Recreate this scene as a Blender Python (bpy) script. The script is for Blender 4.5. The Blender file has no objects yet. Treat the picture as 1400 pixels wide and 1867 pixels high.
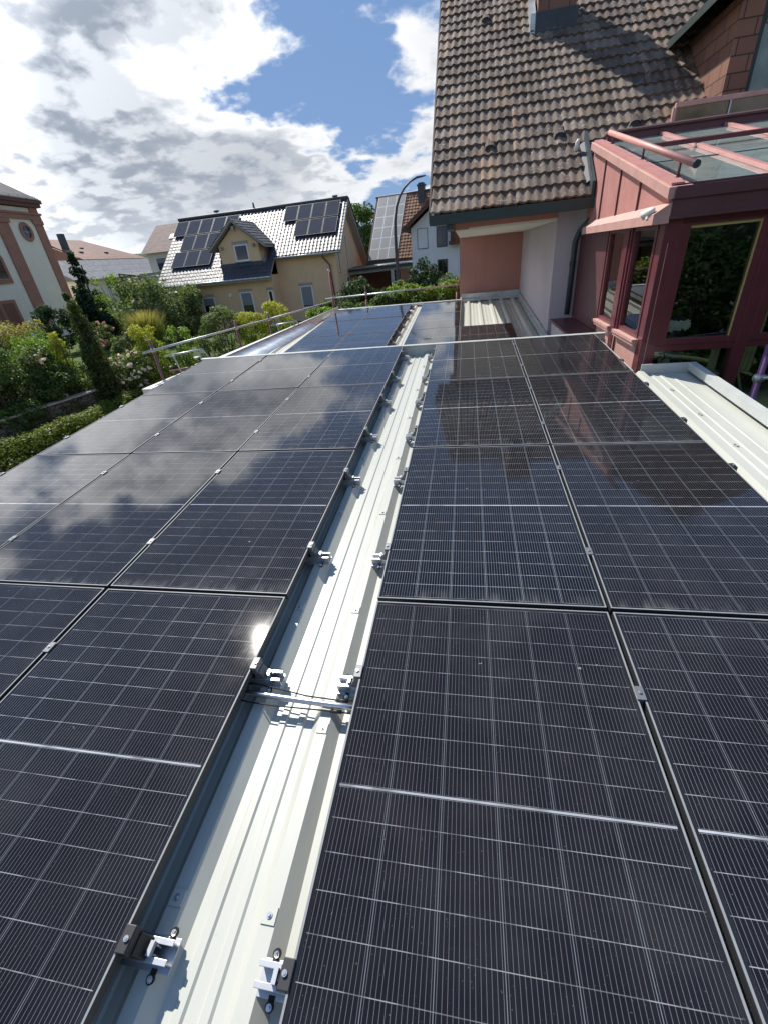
import bpy, math, random
import numpy as np
from math import sin, cos, radians, pi
from mathutils import Matrix, Vector
random.seed(7)
SC = bpy.context.scene
COL = SC.collection
# ------------------------------------------------------------------ camera
cam = bpy.data.cameras.new("camera"); cam.sensor_fit = 'HORIZONTAL'; cam.sensor_width = 36
cam.lens = 36*782.51/1400; cam.clip_start = 0.05; cam.clip_end = 4000
cob = bpy.data.objects.new("camera", cam); COL.objects.link(cob)
Rw = ((0.98269459, 0.16224451, -0.089376), (0.00704718, -0.51490249, -0.85721979), (-0.18509913, 0.84175539, -0.50713526))
Cw = (0.45470624, -1.68705963, 1.55106004)
cob.matrix_world = Matrix(((Rw[0][0], -Rw[1][0], -Rw[2][0], Cw[0]), (Rw[0][1], -Rw[1][1], -Rw[2][1], Cw[1]),
                           (Rw[0][2], -Rw[1][2], -Rw[2][2], Cw[2]), (0, 0, 0, 1)))
SC.camera = cob
SC.view_settings.view_transform = 'Standard'; SC.view_settings.look = 'None'
SC.view_settings.exposure = 0.42; SC.view_settings.gamma = 1
SC.render.engine = 'CYCLES'
SC.cycles.use_denoising = True
SC.cycles.max_bounces = 8; SC.cycles.transparent_max_bounces = 16
SC.cycles.sample_clamp_indirect = 6
# ------------------------------------------------------------------ node helper
class NT:
    def __init__(s, tree):
        s.t = tree; s.n = tree.nodes; s.l = tree.links
    def node(s, typ, inputs=None, **kw):
        n = s.n.new(typ)
        for k, v in kw.items(): setattr(n, k, v)
        for k, v in (inputs or {}).items(): s.put(n.inputs[k], v)
        return n
    def put(s, sock, v):
        if isinstance(v, V): v = v.s
        if isinstance(v, bpy.types.NodeSocket): s.l.new(v, sock)
        elif isinstance(v, bpy.types.Node): s.l.new(v.outputs[0], sock)
        else:
            if isinstance(v, (tuple, list)) and len(v) == 3 and sock.type == 'RGBA': v = (*v, 1)
            sock.default_value = v
    def m(s, op, *a):
        n = s.n.new('ShaderNodeMath'); n.operation = op
        for i, x in enumerate(a): s.put(n.inputs[i], x)
        return V(s, n.outputs[0])
    def noise(s, vec, scale, detail=4, rough=.5, out=0, dist=0):
        n = s.node('ShaderNodeTexNoise', {'Vector': vec, 'Scale': scale, 'Detail': detail, 'Roughness': rough, 'Distortion': dist})
        return V(s, n.outputs[out])
    def sstep(s, x, a, b, lo=0., hi=1.):
        n = s.node('ShaderNodeMapRange', {'Value': x, 'From Min': a, 'From Max': b, 'To Min': lo, 'To Max': hi}, interpolation_type='SMOOTHSTEP')
        return V(s, n.outputs[0])
    def mix(s, f, a, b, blend='MIX'):
        n = s.n.new('ShaderNodeMix'); n.data_type = 'RGBA'; n.blend_type = blend; n.clamp_factor = True
        s.put(n.inputs[0], f); s.put(n.inputs[6], a); s.put(n.inputs[7], b)
        return V(s, n.outputs[2])
    def coord(s, which='Object'):
        return s.node('ShaderNodeTexCoord').outputs[which]
    def sep(s, vec):
        n = s.node('ShaderNodeSeparateXYZ', {0: vec}); return [V(s, o) for o in n.outputs]
    def comb(s, x, y, z):
        return V(s, s.node('ShaderNodeCombineXYZ', {0: x, 1: y, 2: z}).outputs[0])
    def scale(s, vec, sc):
        return V(s, s.node('ShaderNodeMapping', {'Vector': vec, 'Scale': sc}).outputs[0])
    def bump(s, h, strength=.3, dist=.01):
        return s.node('ShaderNodeBump', {'Height': h, 'Strength': strength, 'Distance': dist}).outputs[0]
class V:
    def __init__(s, nt, sock): s.nt = nt; s.s = sock
    def _o(s, op, o): return s.nt.m(op, s, o)
    def __add__(s, o): return s._o('ADD', o)
    __radd__ = __add__
    def __mul__(s, o): return s._o('MULTIPLY', o)
    __rmul__ = __mul__
    def __sub__(s, o): return s._o('SUBTRACT', o)
    def __rsub__(s, o): return s.nt.m('SUBTRACT', o, s)
    def __truediv__(s, o): return s._o('DIVIDE', o)
    def __lt__(s, o): return s._o('LESS_THAN', o)
    def __gt__(s, o): return s._o('GREATER_THAN', o)
    def fract(s): return s.nt.m('FRACT', s)
    def abs(s): return s.nt.m('ABSOLUTE', s)
    def max(s, o): return s._o('MAXIMUM', o)
    def min(s, o): return s._o('MINIMUM', o)
# ------------------------------------------------------------------ world and sun
SUN = Vector((-0.4215, 0.5113, 0.7490)).normalized()
elev = math.asin(SUN.z); azi = math.atan2(SUN.x, SUN.y)
W = bpy.data.worlds.new("World"); SC.world = W; W.use_nodes = True
w = NT(W.node_tree); w.n.clear()
sky = w.node('ShaderNodeTexSky'); sky.sky_type = 'NISHITA'; sky.sun_disc = False
sky.sun_elevation = elev; sky.sun_rotation = azi; sky.altitude = 200; sky.dust_density = .6; sky.ozone_density = 1.6
gen = w.coord('Generated')
dx, dy, dz = w.sep(gen)
zz = dz.max(0.0) + 0.30
p = w.comb(dx/zz, dy/zz, dz*.6)
def blob(dirv, k, amp):
    n = w.node('ShaderNodeVectorMath', {0: gen, 1: dirv}, operation='DOT_PRODUCT')
    return w.m('EXPONENT', (V(w, n.outputs['Value']) - 1.0) * k) * amp
def dens(off):
    q = w.node('ShaderNodeVectorMath', {0: p, 1: off}, operation='ADD').outputs[0]
    a = w.noise(q, 2.1, 7, .58)
    b = w.noise(q, 5.5, 3, .5)
    return a + (.5 - (b - .5).abs() * 2.2) * .22 - .06
O = (3.3, 5.2, 0.4)
D0 = dens(O); D1 = dens((O[0] + SUN.x*.06, O[1] + SUN.y*.06, O[2] + .09))
bias = (blob((-.477, .849, .228), 45, .20) + blob((-.600, .735, .318), 18, .09) + blob((-.40, .853, .333), 60, .10)
        + blob((-.05, .970, .235), 140, .16) + blob((-.262, .921, .275), 30, -.19) + blob((-.39, .885, .262), 160, -.11) + blob((-.14, .975, .17), 150, -.07) + blob((-.16, .963, .225), 90, -.06) + blob((-.47, .84, .275), 400, -.10)
        + blob((-.3, .95, .05), 16, .13) + blob((-.85, .5, .2), 3, .07) + blob((-.2, .2, .96), 1.5, -.10) + blob((-.55, .83, .10), 30, .08) - w.sstep(dz, .36, .60) * .36)
Dn = D0 + bias
alpha = w.sstep(Dn, .465, .565)
q3 = w.node('ShaderNodeVectorMath', {0: p, 1: O}, operation='ADD').outputs[0]
Dl = w.noise(q3, 2.1, 2, .5) + bias
thick = w.sstep(Dl, .47, .72) * w.sstep(Dn, .52, .62)
lit = w.sstep(D0 - D1, -.07, .06)
under = (blob((-.50, .85, .200), 90, 1.5) + blob((-.42, .88, .215), 110, 1.3)).min(1.0) * w.sstep(Dn, .57, .72)
dark = (thick * .75 * (1.0 - lit*.85)).max(under * (1.0 - lit*.5))
ccol = w.mix(dark, (6.5, 6.6, 6.75), (2.7, 3.1, 3.75))
ccol = w.mix(w.sstep(dz, .02, .16) * -.75 + .75, ccol, (5.6, 6.0, 6.5))
glow = blob((-.4215, .5113, .7490), 11, 2.0) + blob((-.94, .20, .27), 6, 2.2) + 1.0
glow = (glow * (1.0 - dark*.45)).max(1.0)
gl_ = w.node('ShaderNodeVectorMath', {0: ccol, 1: w.comb(glow, glow, glow)}, operation='MULTIPLY').outputs[0]
ccol = V(w, gl_)
skyc = w.mix(.86, sky.outputs[0], (1.3, 2.35, 4.5))
allc = w.mix(alpha, skyc, ccol)
lowg = w.sstep(dz, -.05, 0.0)
allc = w.mix(lowg, (.8, .85, .7), allc)
bg = w.node('ShaderNodeBackground', {'Color': allc, 'Strength': .10})
w.l.new(bg.outputs[0], w.node('ShaderNodeOutputWorld').inputs[0])
sl = bpy.data.lights.new("sun", 'SUN'); sl.energy = 5.0; sl.angle = radians(.5); sl.color = (1, .955, .88)
so = bpy.data.objects.new("sun", sl); COL.objects.link(so)
so.rotation_euler = SUN.to_track_quat('Z', 'Y').to_euler()
# ------------------------------------------------------------------ materials
MATS = {}
def mat(name, col, rough=.6, metal=0., var=0., vscale=6., bump=0., bscale=40., coat=0., spec=.5, fn=None, trans=0., coord='Object'):
    if name in MATS: return MATS[name]
    m = bpy.data.materials.new(name); m.use_nodes = True
    nt = NT(m.node_tree); bs = nt.n['Principled BSDF']
    co = nt.coord(coord); c = col
    if fn: c = fn(nt, co, bs)
    elif var:
        f = nt.noise(co, vscale, 6, .6); g = nt.noise(co, vscale*9, 3, .6)
        k = (f*.7 + g*.3)
        c = nt.mix(nt.sstep(k, .35, .65), tuple(x*(1-var) for x in col), tuple(min(1, x*(1+var)) for x in col))
    if c is not None: nt.put(bs.inputs['Base Color'], c)
    bs.inputs['Roughness'].default_value = rough if not isinstance(rough, V) else .5
    bs.inputs['Metallic'].default_value = metal
    bs.inputs['Coat Weight'].default_value = coat
    bs.inputs['Specular IOR Level'].default_value = spec
    if bump: nt.put(bs.inputs['Normal'], nt.bump(nt.noise(co, bscale, 5, .6), bump))
    MATS[name] = m
    return m
def ramp(nt, x, stops):
    r = nt.node('ShaderNodeValToRGB', {0: x}); e = r.color_ramp.elements
    while len(e) < len(stops): e.new(.5)
    for el, (ps, c) in zip(e, stops): el.position = ps; el.color = (*c, 1)
    return V(nt, r.outputs[0])
def glassmat(name, tint, rough=.0, base=.04, gain=1.25, milk=0.):
    m = bpy.data.materials.new(name); m.use_nodes = True; nt = NT(m.node_tree); nt.n.clear()
    tr = nt.node('ShaderNodeBsdfTransparent', {'Color': tint}); gl = nt.node('ShaderNodeBsdfGlossy', {'Color': (1, 1, 1), 'Roughness': rough})
    fr = nt.node('ShaderNodeFresnel', {'IOR': 1.5}); f = (V(nt, fr.outputs[0]) * gain + base - .04).min(1.0)
    if milk:
        tl = nt.node('ShaderNodeBsdfTranslucent', {'Color': (.75, .82, .78)}); df = nt.node('ShaderNodeBsdfDiffuse', {'Color': (.62, .70, .66)})
        t2 = nt.node('ShaderNodeMixShader', {0: .45, 1: tl, 2: df})
        tr = nt.node('ShaderNodeMixShader', {0: nt.sstep(nt.noise(nt.coord('Object'), 2.5, 5, .6), .3, .7, milk*.75, milk*1.2), 1: tr, 2: t2})
    mx = nt.node('ShaderNodeMixShader', {0: f, 1: tr, 2: gl})
    nt.l.new(mx.outputs[0], nt.node('ShaderNodeOutputMaterial').inputs[0]); MATS[name] = m
    return m
PW, PH, PITCH, ROW = 1.134, 1.797, 1.154, 1.8173
def pv_fn(nt, co, bs):
    x, y, z = nt.sep(co)
    cw = (PW-.036)/6; X = (x-.018)/cw; fx = X.fract()
    edge = .5-.006
    gapx = ((fx-.5).abs() > edge)
    bb = ((fx*13.).fract()-.5).abs() < .055
    half = (PH-.052)/2; chh = half/9
    yy = (y-PH/2).abs()-.006
    fy = (yy/chh).fract()
    gapy = ((fy-.5).abs() > (.5-.011))
    mid = (yy < 0.0)
    inx = ((x-PW/2).abs() < (PW/2-.019)); iny = (yy < half)
    rnd = nt.noise(nt.comb(X*1.0, (y/chh), 3.0), 1.3, 2, .5)
    geo = nt.node('ShaderNodeObjectInfo'); rv = V(nt, geo.outputs['Random'])
    cell = nt.mix(nt.sstep(rnd + rv*.25, .35, .85), (.0035, .0038, .0062), (.0055, .006, .011))
    c = nt.mix(bb * .9, cell, (.175, .18, .19))
    brk = nt.sstep(nt.noise(nt.comb(X*2.2, y*40., 1.0), 1.0, 1, .5), .42, .56)
    c = nt.mix(gapy*brk*.50 + gapy*.34, c, (.42, .43, .45))
    c = nt.mix(gapx*.85, c, (.24, .275, .31))
    ribw = nt.noise(nt.comb(x*9., 0.0, rv*9.), 1.0, 1, .5)
    c = nt.mix(mid * (yy < -.0025) * nt.sstep(ribw, .30, .5, .55, 1.), c, (.50, .53, .57))
    c = nt.mix(mid.max(0.) * (yy > -.0025), c, (.02, .025, .035))
    c = nt.mix(inx*iny*-1.0+1.0, c, (.012, .014, .018))
    wc = nt.node('ShaderNodeNewGeometry').outputs['Position']
    dust = nt.sstep(nt.noise(wc, 2.2, 6, .65), .40, .75)
    speck = nt.sstep(nt.noise(wc, 170., 2, .5), .70, .78)
    big = nt.noise(wc, .8, 3, .5)
    c = nt.mix(nt.sstep(big + rv*.3, .45, .75)*.8, c, nt.mix(.5, c, (.012, .0085, .007)))  # brownish reflections put into the cell colour in broad patches
    film = nt.sstep(y, .10, .0) * nt.sstep(nt.noise(nt.comb(x*14., y*3., rv*9.), 1.0, 5, .65), .42, .7)
    smear = nt.sstep(nt.noise(nt.scale(wc, (1., .35, 1.)), 3.3, 6, .7), .66, .80)
    drop = nt.sstep(nt.noise(wc, 21., 3, .6), .745, .775)
    c = nt.mix(dust*(.012+rv*.02)+speck*.22+film*.16+smear*.05+drop*.5, c, (.42, .41, .38))
    bs.inputs['Coat IOR'].default_value = 1.39
    nt.put(bs.inputs['Coat Roughness'], dust*.05+.040)
    n = nt.bump(nt.noise(wc, 1.3, 2, .5), .018, .02)
    nt.put(bs.inputs['Coat Normal'], n)
    return c
M_pv = mat('solar_glass', None, 1., coat=1., fn=pv_fn, spec=.0)
M_alu = mat('aluminium', (.52, .53, .55), .36, .8, var=.08, vscale=8)
M_lip = mat('frame_edge', (.22, .23, .24), .55, .0, spec=.3, var=.08)
M_frame = mat('dark_frame_side', (.028, .029, .032), .55, .0)
M_alud = mat('anodised_grey', (.15, .155, .165), .5, .3, var=.1)
M_black = mat('black_clamp', (.015, .015, .017), .45)
M_rub = mat('black_rubber', (.012, .012, .012), .7)
M_steel = mat('screw_steel', (.6, .6, .6), .28, .95)
def sheet_fn(nt, co, bs):
    a = nt.noise(nt.scale(co, (1., .25, 1.)), 5., 7, .65); b = nt.sstep(nt.noise(co, 90., 2, .5), .74, .82)
    c = nt.mix(nt.sstep(a, .42, .72), (.49, .495, .44), (.43, .435, .385))
    c = nt.mix(nt.sstep(nt.noise(nt.scale(co, (6., .6, 1.)), 4., 5, .7), .60, .8)*.6, c, (.34, .34, .30))
    nt.put(bs.inputs['Roughness'], nt.sstep(a, .3, .7, .28, .42))
    return nt.mix(b*.45, c, (.20, .19, .17))
M_sheet = mat('white_coated_steel', None, .34, fn=sheet_fn)
M_zinc = mat('zinc_flashing', (.50, .53, .55), .38, .55, var=.2, vscale=4)
M_trimw = mat('white_trim', (.48, .50, .48), .4, 0, var=.06)
def plaster(name, col, v=.1):
    def fn(nt, co, bs):
        a = nt.noise(co, 1.1, 6, .6)*.75+nt.noise(co, 28., 4, .7)*.25; st = nt.noise(nt.scale(co, (3., 3., .35)), 2., 5, .6)
        c = nt.mix(nt.sstep(a*.6+st*.4, .35, .65), tuple(x*(1-v) for x in col), tuple(x*(1+v) for x in col))
        nt.put(bs.inputs['Normal'], nt.bump(nt.noise(co, 160., 3, .6), .5, .004))
        return c
    return mat(name, None, .85, fn=fn, spec=.2)
M_pink = plaster('pink_render', (.47, .235, .195), .07)
M_lilac = plaster('lilac_render', (.50, .44, .46), .05)
M_soff = plaster('cream_soffit', (.80, .76, .66), .04)
M_beige = plaster('beige_render', (.68, .50, .32), .05)
M_whiter = plaster('white_render', (.66, .69, .74), .04)
M_cream = plaster('cream_render', (.74, .70, .60), .05)
M_brown = plaster('brown_render', (.20, .10, .07), .1)
M_conc = plaster('grey_render', (.42, .41, .39), .1)
M_greenb = mat('dark_green_board', (.022, .040, .036), .5, var=.15)
M_slated = mat('slate_grey_metal', (.040, .050, .060), .55, .0, var=.15)
M_maroon = mat('maroon_frame', (.115, .022, .030), .36, 0, var=.12, vscale=5, coat=.15)
M_purple = mat('aubergine_fascia', (.105, .036, .042), .42, 0, var=.14, vscale=3)
M_rose = mat('rose_metal', (.44, .20, .175), .55, 0, var=.09, vscale=3)  # mid rose tone of the cladding, glazing bars and rail
M_rosel = mat('light_rose', (.50, .28, .24), .55, 0, var=.10, vscale=4)  # lighter rose tone of the sills, beams and cornice
M_gold = mat('ochre_seal', (.45, .38, .14), .5)
M_glass = glassmat('window_glass', (.80, .86, .82), 0., .05)
M_glassr = glassmat('roof_glass', (.72, .80, .76), .0, .04, .55, .72)
M_glassw = glassmat('reflective_glass', (.5, .55, .6), .0, .25)
M_glassb = mat('bronze_glass', (.115, .075, .035), .12, coat=.6, var=.15)
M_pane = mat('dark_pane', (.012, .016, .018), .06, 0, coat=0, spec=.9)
M_blind = mat('grey_shutter', (.20, .225, .25), .55, fn=None, var=.05)
M_wfr = mat('white_window_frame', (.72, .73, .72), .4)
M_wood = mat('weathered_wood', (.22, .14, .085), .7, var=.25, vscale=8)
M_wgrey = mat('pale_wood', (.33, .32, .30), .7, var=.2, vscale=7)
M_yell = mat('cream_plastic', (.62, .58, .36), .45)
M_wpl = mat('white_plastic', (.75, .75, .70), .4)
M_galv = mat('galvanised_tube', (.42, .44, .45), .4, .75, var=.2, vscale=20)
M_red = mat('red_scaffold_paint', (.20, .075, .085), .5, 0, var=.35, vscale=14)
M_viol = mat('violet_scaffold_paint', (.12, .05, .14), .5, 0, var=.25, vscale=14)
M_copper = mat('brown_copper', (.16, .085, .06), .5, .4, var=.2)
M_floor = mat('interior_tiles', (.34, .33, .31), .45, var=.1)
def tile_fn(stops, lich, stain=True, rough=.8):
    def fn(nt, co, bs):
        uv = nt.node('ShaderNodeUVMap', uv_map='tile').outputs[0]; u, v, _ = nt.sep(uv)
        x, y, z = nt.sep(co)
        big = nt.noise(co, .55, 4, .6)
        c = ramp(nt, (u*.55 + nt.noise(co, 7., 5, .7)*.45), stops)
        if stain:
            band = nt.sstep(nt.noise(nt.comb(x*2.2, y*.22, 4.4), 1.0, 4, .6), .50, .60) * nt.sstep(v, .45, .6)
            c = nt.mix(band*.45, c, (.38, .23, .14))
        l = nt.sstep(nt.noise(co, 17., 6, .74), .565, .61) * nt.sstep(nt.noise(co, 1.6, 4, .6), .42, .60)
        c = nt.mix(l*lich, c, (.46, .44, .40))
        ms = nt.sstep(nt.noise(nt.scale(co, (2.4, .5, .5)), 1.0, 6, .65), .50, .68)
        c = nt.mix(ms*.55*lich, c, (.050, .040, .030))
        d = nt.sstep(nt.noise(co, 31., 4, .7), .58, .7)
        c = nt.mix(d*.35, c, (.035, .028, .024))
        nt.put(bs.inputs['Normal'], nt.bump(nt.noise(co, 60., 4, .7), .3, .004))
        return c
    return fn
M_tile = mat('weathered_roof_tile', None, .82, fn=tile_fn(((0., (.060, .042, .036)), (.35, (.118, .084, .064)), (.6, (.178, .132, .102)), (1., (.27, .20, .148))), .8), spec=.25)
M_tileg = mat('glazed_anthracite_tile', None, .6, coat=.5, fn=tile_fn(((0., (.016, .017, .026)), (1., (.030, .032, .045))), .0, False), spec=.8)
MATS['glazed_anthracite_tile'].node_tree.nodes['Principled BSDF'].inputs['Coat IOR'].default_value = 1.5
MATS['glazed_anthracite_tile'].node_tree.nodes['Principled BSDF'].inputs['Coat Roughness'].default_value = .36
M_tiled = mat('dull_anthracite_tile', None, .55, fn=tile_fn(((0., (.05, .05, .055)), (1., (.09, .09, .095))), .1, False), spec=.4)
M_tiler = mat('red_clay_tile', None, .75, fn=tile_fn(((0., (.14, .06, .035)), (.5, (.26, .13, .075)), (1., (.36, .20, .12))), .2, False), spec=.25)
M_tileb = mat('brown_clay_tile', None, .8, fn=tile_fn(((0., (.10, .075, .062)), (1., (.17, .12, .10))), .1, False), spec=.25)
def slate_fn(base, lines=(3.2, 3.2)):
    def fn(nt, co, bs):
        x, y, z = nt.sep(co)
        g = (z*lines[1]).fract() < .10
        h = (y*lines[0]).fract() < .07
        c = nt.mix(nt.sstep(nt.noise(co, 2.5, 6, .7), .35, .65), tuple(v*.75 for v in base), tuple(v*1.25 for v in base))
        return nt.mix(g.max(h*.5)*.5, c, tuple(v*.4 for v in base))
    return fn
M_slate = mat('grey_slate', None, .75, fn=slate_fn((.085, .088, .092)), spec=.15)
M_slate2 = mat('pale_slate', None, .8, fn=slate_fn((.17, .18, .195), (.9, 1.6)), spec=.15)
def brick_fn(c1, c2, sc, mortar=(.02, .015, .012)):
    def fn(nt, co, bs):
        x, y, z = nt.sep(co)
        b = nt.node('ShaderNodeTexBrick', {'Vector': nt.comb(x+y, z, 0.0), 'Color1': c1, 'Color2': c2, 'Mortar': mortar, 'Scale': sc, 'Mortar Size': .012, 'Bias': 0., 'Brick Width': .5, 'Row Height': .25})
        return nt.mix(nt.noise(co, 9., 5, .6)*.35, b.outputs[0], tuple(v*.7 for v in c1))
    return fn
M_shing = mat('red_shingle', None, .7, fn=brick_fn((.26, .12, .075), (.19, .085, .06), 1.25))
M_sand = mat('red_sandstone', None, .85, fn=brick_fn((.36, .18, .13), (.30, .145, .105), .9, (.30, .17, .13)))
def stone_fn(nt, co, bs):
    v = nt.node('ShaderNodeTexVoronoi', {'Vector': nt.scale(co, (3.2, 3.2, 6.)), 'Scale': 1.3}, feature='DISTANCE_TO_EDGE')
    e = nt.sstep(V(nt, v.outputs[0]), .0, .09)
    c = nt.mix(nt.noise(co, 5., 6, .7), (.10, .085, .07), (.24, .21, .18))
    nt.put(bs.inputs['Normal'], nt.bump(e, .8, .03))
    return nt.mix(e*-1.+1., c, (.04, .035, .03))
M_stone = mat('field_stone', None, .9, fn=stone_fn, spec=.2)
def grass_fn(nt, co, bs):
    a = nt.noise(co, .35, 5, .6); b = nt.noise(co, 14., 5, .7)
    c = nt.mix(nt.sstep(a, .35, .65), (.050, .085, .018), (.115, .150, .040))
    c = nt.mix(b*.5, c, (.035, .055, .012))
    nt.put(bs.inputs['Normal'], nt.bump(nt.noise(co, 60., 4, .7), .8, .05))
    return c
M_grass = mat('lawn_grass', None, .9, fn=grass_fn, spec=.15)
M_soil = mat('garden_soil', (.10, .075, .05), .95, var=.35, vscale=3, bump=.8, bscale=20, spec=.1)
M_gravel = mat('pale_gravel', (.34, .30, .25), .9, var=.25, vscale=5, bump=.8, bscale=50, spec=.1)
M_asph = mat('asphalt', (.06, .06, .06), .9, var=.2)
M_forest = mat('far_forest', (.045, .070, .050), .95, var=.4, vscale=.05, spec=.1)
def leafmat(name, dark, light, tip=None):
    m = bpy.data.materials.new(name); m.use_nodes = True; nt = NT(m.node_tree); nt.n.clear()
    co = nt.coord('Object'); uv = nt.node('ShaderNodeUVMap', uv_map='leaf').outputs[0]; u, v, _ = nt.sep(uv)
    c = nt.mix(u*.75+nt.noise(co, 1.6, 3, .6)*.5-.12, dark, light)
    if tip: c = nt.mix(nt.sstep(v, .62, .95), c, tip)
    df = nt.node('ShaderNodeBsdfDiffuse', {'Color': c}); tl = nt.node('ShaderNodeBsdfTranslucent', {'Color': nt.mix(.5, c, (min(1, light[0]*1.5), min(1, light[1]*1.6), light[2]*.7))})
    gl = nt.node('ShaderNodeBsdfGlossy', {'Color': (1, 1, 1), 'Roughness': .5})
    a = nt.node('ShaderNodeMixShader', {0: .38, 1: df, 2: tl}); b = nt.node('ShaderNodeMixShader', {0: .022, 1: a, 2: gl})
    nt.l.new(b.outputs[0], nt.node('ShaderNodeOutputMaterial').inputs[0]); MATS[name] = m
    return m
L_green = leafmat('leaf_green', (0.032, 0.070, 0.014), (0.109, 0.174, 0.038))
L_dark = leafmat('leaf_dark', (0.014, 0.035, 0.012), (0.046, 0.084, 0.026))
L_bright = leafmat('leaf_bright', (0.072, 0.145, 0.020), (0.232, 0.348, 0.051))
L_yellow = leafmat('leaf_yellow', (.085, .15, .014), (.27, .33, .040), (.44, .42, .055))
L_grey = leafmat('leaf_greygreen', (0.051, 0.080, 0.029), (0.189, 0.239, 0.094))
L_conif = leafmat('needle_dark', (0.012, 0.029, 0.013), (0.041, 0.072, 0.032))
L_cyp = leafmat('needle_cypress', (0.017, 0.043, 0.009), (0.087, 0.123, 0.020))
L_thuja = leafmat('thuja_scale', (0.043, 0.080, 0.009), (0.174, 0.217, 0.023))
L_grassy = leafmat('ornamental_blade', (.08, .12, .02), (.26, .27, .06), (.36, .28, .10))
L_flow = leafmat('white_petal', (.74, .66, .58), (.9, .86, .80), (.85, .62, .58))
L_pinkf = leafmat('pink_petal', (.45, .18, .22), (.70, .38, .42))
L_ivy = leafmat('ivy_leaf', (0.043, 0.102, 0.020), (0.160, 0.275, 0.058))
M_bark = mat('bark', (.07, .05, .035), .9, var=.3, vscale=12)
# ------------------------------------------------------------------ mesh helpers
T0 = radians(3.5)
def R2W(x, y, z): return (x, y*cos(T0)-z*sin(T0), y*sin(T0)+z*cos(T0))
class MB:
    def __init__(s): s.v = []; s.f = []; s.sm = []
    def quad(s, *p, sm=False):
        n = len(s.v); s.v += [tuple(q) for q in p]; s.f.append(tuple(range(n, n+len(p)))); s.sm.append(sm); return s
    def box(s, x0, x1, y0, y1, z0, z1):
        n = len(s.v)
        s.v += [(x, y, z) for z in (z0, z1) for y in (y0, y1) for x in (x0, x1)]
        for q in ((0, 2, 3, 1), (4, 5, 7, 6), (0, 1, 5, 4), (2, 6, 7, 3), (0, 4, 6, 2), (1, 3, 7, 5)): s.f.append(tuple(n+i for i in q)); s.sm.append(False)
        return s
    def hexa(s, b, t):  # four bottom, four top, counter-clockwise
        n = len(s.v); s.v += [tuple(q) for q in b]+[tuple(q) for q in t]
        for q in ((3, 2, 1, 0), (4, 5, 6, 7), (0, 1, 5, 4), (1, 2, 6, 5), (2, 3, 7, 6), (3, 0, 4, 7)): s.f.append(tuple(n+i for i in q)); s.sm.append(False)
        return s
    def extr(s, poly, vec, sm=False):  # closed polygon of 3-D points, extruded by vec
        n = len(s.v); k = len(poly); s.v += [tuple(q) for q in poly]+[tuple(a+b for a, b in zip(q, vec)) for q in poly]
        s.f.append(tuple(range(n+k-1, n-1, -1))); s.f.append(tuple(range(n+k, n+2*k))); s.sm += [False, False]
        for i in range(k): j = (i+1) % k; s.f.append((n+i, n+j, n+k+j, n+k+i)); s.sm.append(sm)
        return s
    def tube(s, pts, r, n=10, cap=True):
        pts = [Vector(q) for q in pts]; rs = r if isinstance(r, (list, tuple)) else [r]*len(pts)
        b = len(s.v); up = None
        for i, q in enumerate(pts):
            d = (pts[min(i+1, len(pts)-1)]-pts[max(i-1, 0)]).normalized()
            if up is None: up = Vector((0, 0, 1)) if abs(d.z) < .9 else Vector((1, 0, 0))
            a = d.cross(up).normalized(); up = a.cross(d).normalized()
            for k in range(n):
                t = 2*pi*k/n; s.v.append(tuple(q+(a*cos(t)+up*sin(t))*rs[i]))
        for i in range(len(pts)-1):
            for k in range(n):
                k2 = (k+1) % n; s.f.append((b+i*n+k, b+i*n+k2, b+(i+1)*n+k2, b+(i+1)*n+k)); s.sm.append(True)
        if cap:
            s.f.append(tuple(b+k for k in range(n-1, -1, -1))); e = b+(len(pts)-1)*n
            s.f.append(tuple(e+k for k in range(n))); s.sm += [False, False]
        return s
    def xf(s, fn): s.v = [fn(*q) for q in s.v]; return s
    def roof(s): return s.xf(R2W)
    def move(s, x, y, z): return s.xf(lambda a, b, c: (a+x, b+y, c+z))
    def rotz(s, a): return s.xf(lambda x, y, z: (x*cos(a)-y*sin(a), x*sin(a)+y*cos(a), z))
    def add(s, o):
        n = len(s.v); s.v += o.v; s.f += [tuple(i+n for i in q) for q in o.f]; s.sm += o.sm; return s
def link(name, me, parent=None, bevel=0):
    o = bpy.data.objects.new(name, me); COL.objects.link(o)
    if parent: o.parent = parent
    if bevel:
        b = o.modifiers.new('bevel', 'BEVEL'); b.width = bevel; b.segments = 2; b.limit_method = 'ANGLE'; b.angle_limit = radians(35)
    return o
def build(name, mb, m, parent=None, label=None, bevel=0):
    me = bpy.data.meshes.new(name); me.from_pydata(mb.v, [], mb.f); me.materials.append(m)
    me.polygons.foreach_set('use_smooth', mb.sm); me.update()
    o = link(name, me, parent, bevel)
    if label: o['label'] = label
    return o
def tag(o, label, cat, group=None):
    o['label'] = label; o['category'] = cat
    if group: o['group'] = group
    return o
def thing(name, label, cat, loc=(0, 0, 0), rot=(0, 0, 0), group=None):
    o = bpy.data.objects.new(name, None); COL.objects.link(o); o.location = loc; o.rotation_euler = rot; o.empty_display_size = .1
    return tag(o, label, cat, group)
def struct(name, mb, m):
    o = build(name, mb, m); o['kind'] = 'structure'; return o
def dup(o, label, loc=None, rot=None):
    def cp(a, par):
        c = a.copy(); COL.objects.link(c)
        if par: c.parent = par
        for ch in a.children: cp(ch, c)
        return c
    r = cp(o, None); r['label'] = label
    if loc is not None: r.location = loc
    if rot is not None: r.rotation_euler = rot
    return r
ORD = ['nearest', 'second', 'third', 'fourth', 'fifth', 'sixth', 'seventh', 'farthest']
def top_of(o):
    while o.parent: o = o.parent
    return o
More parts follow.
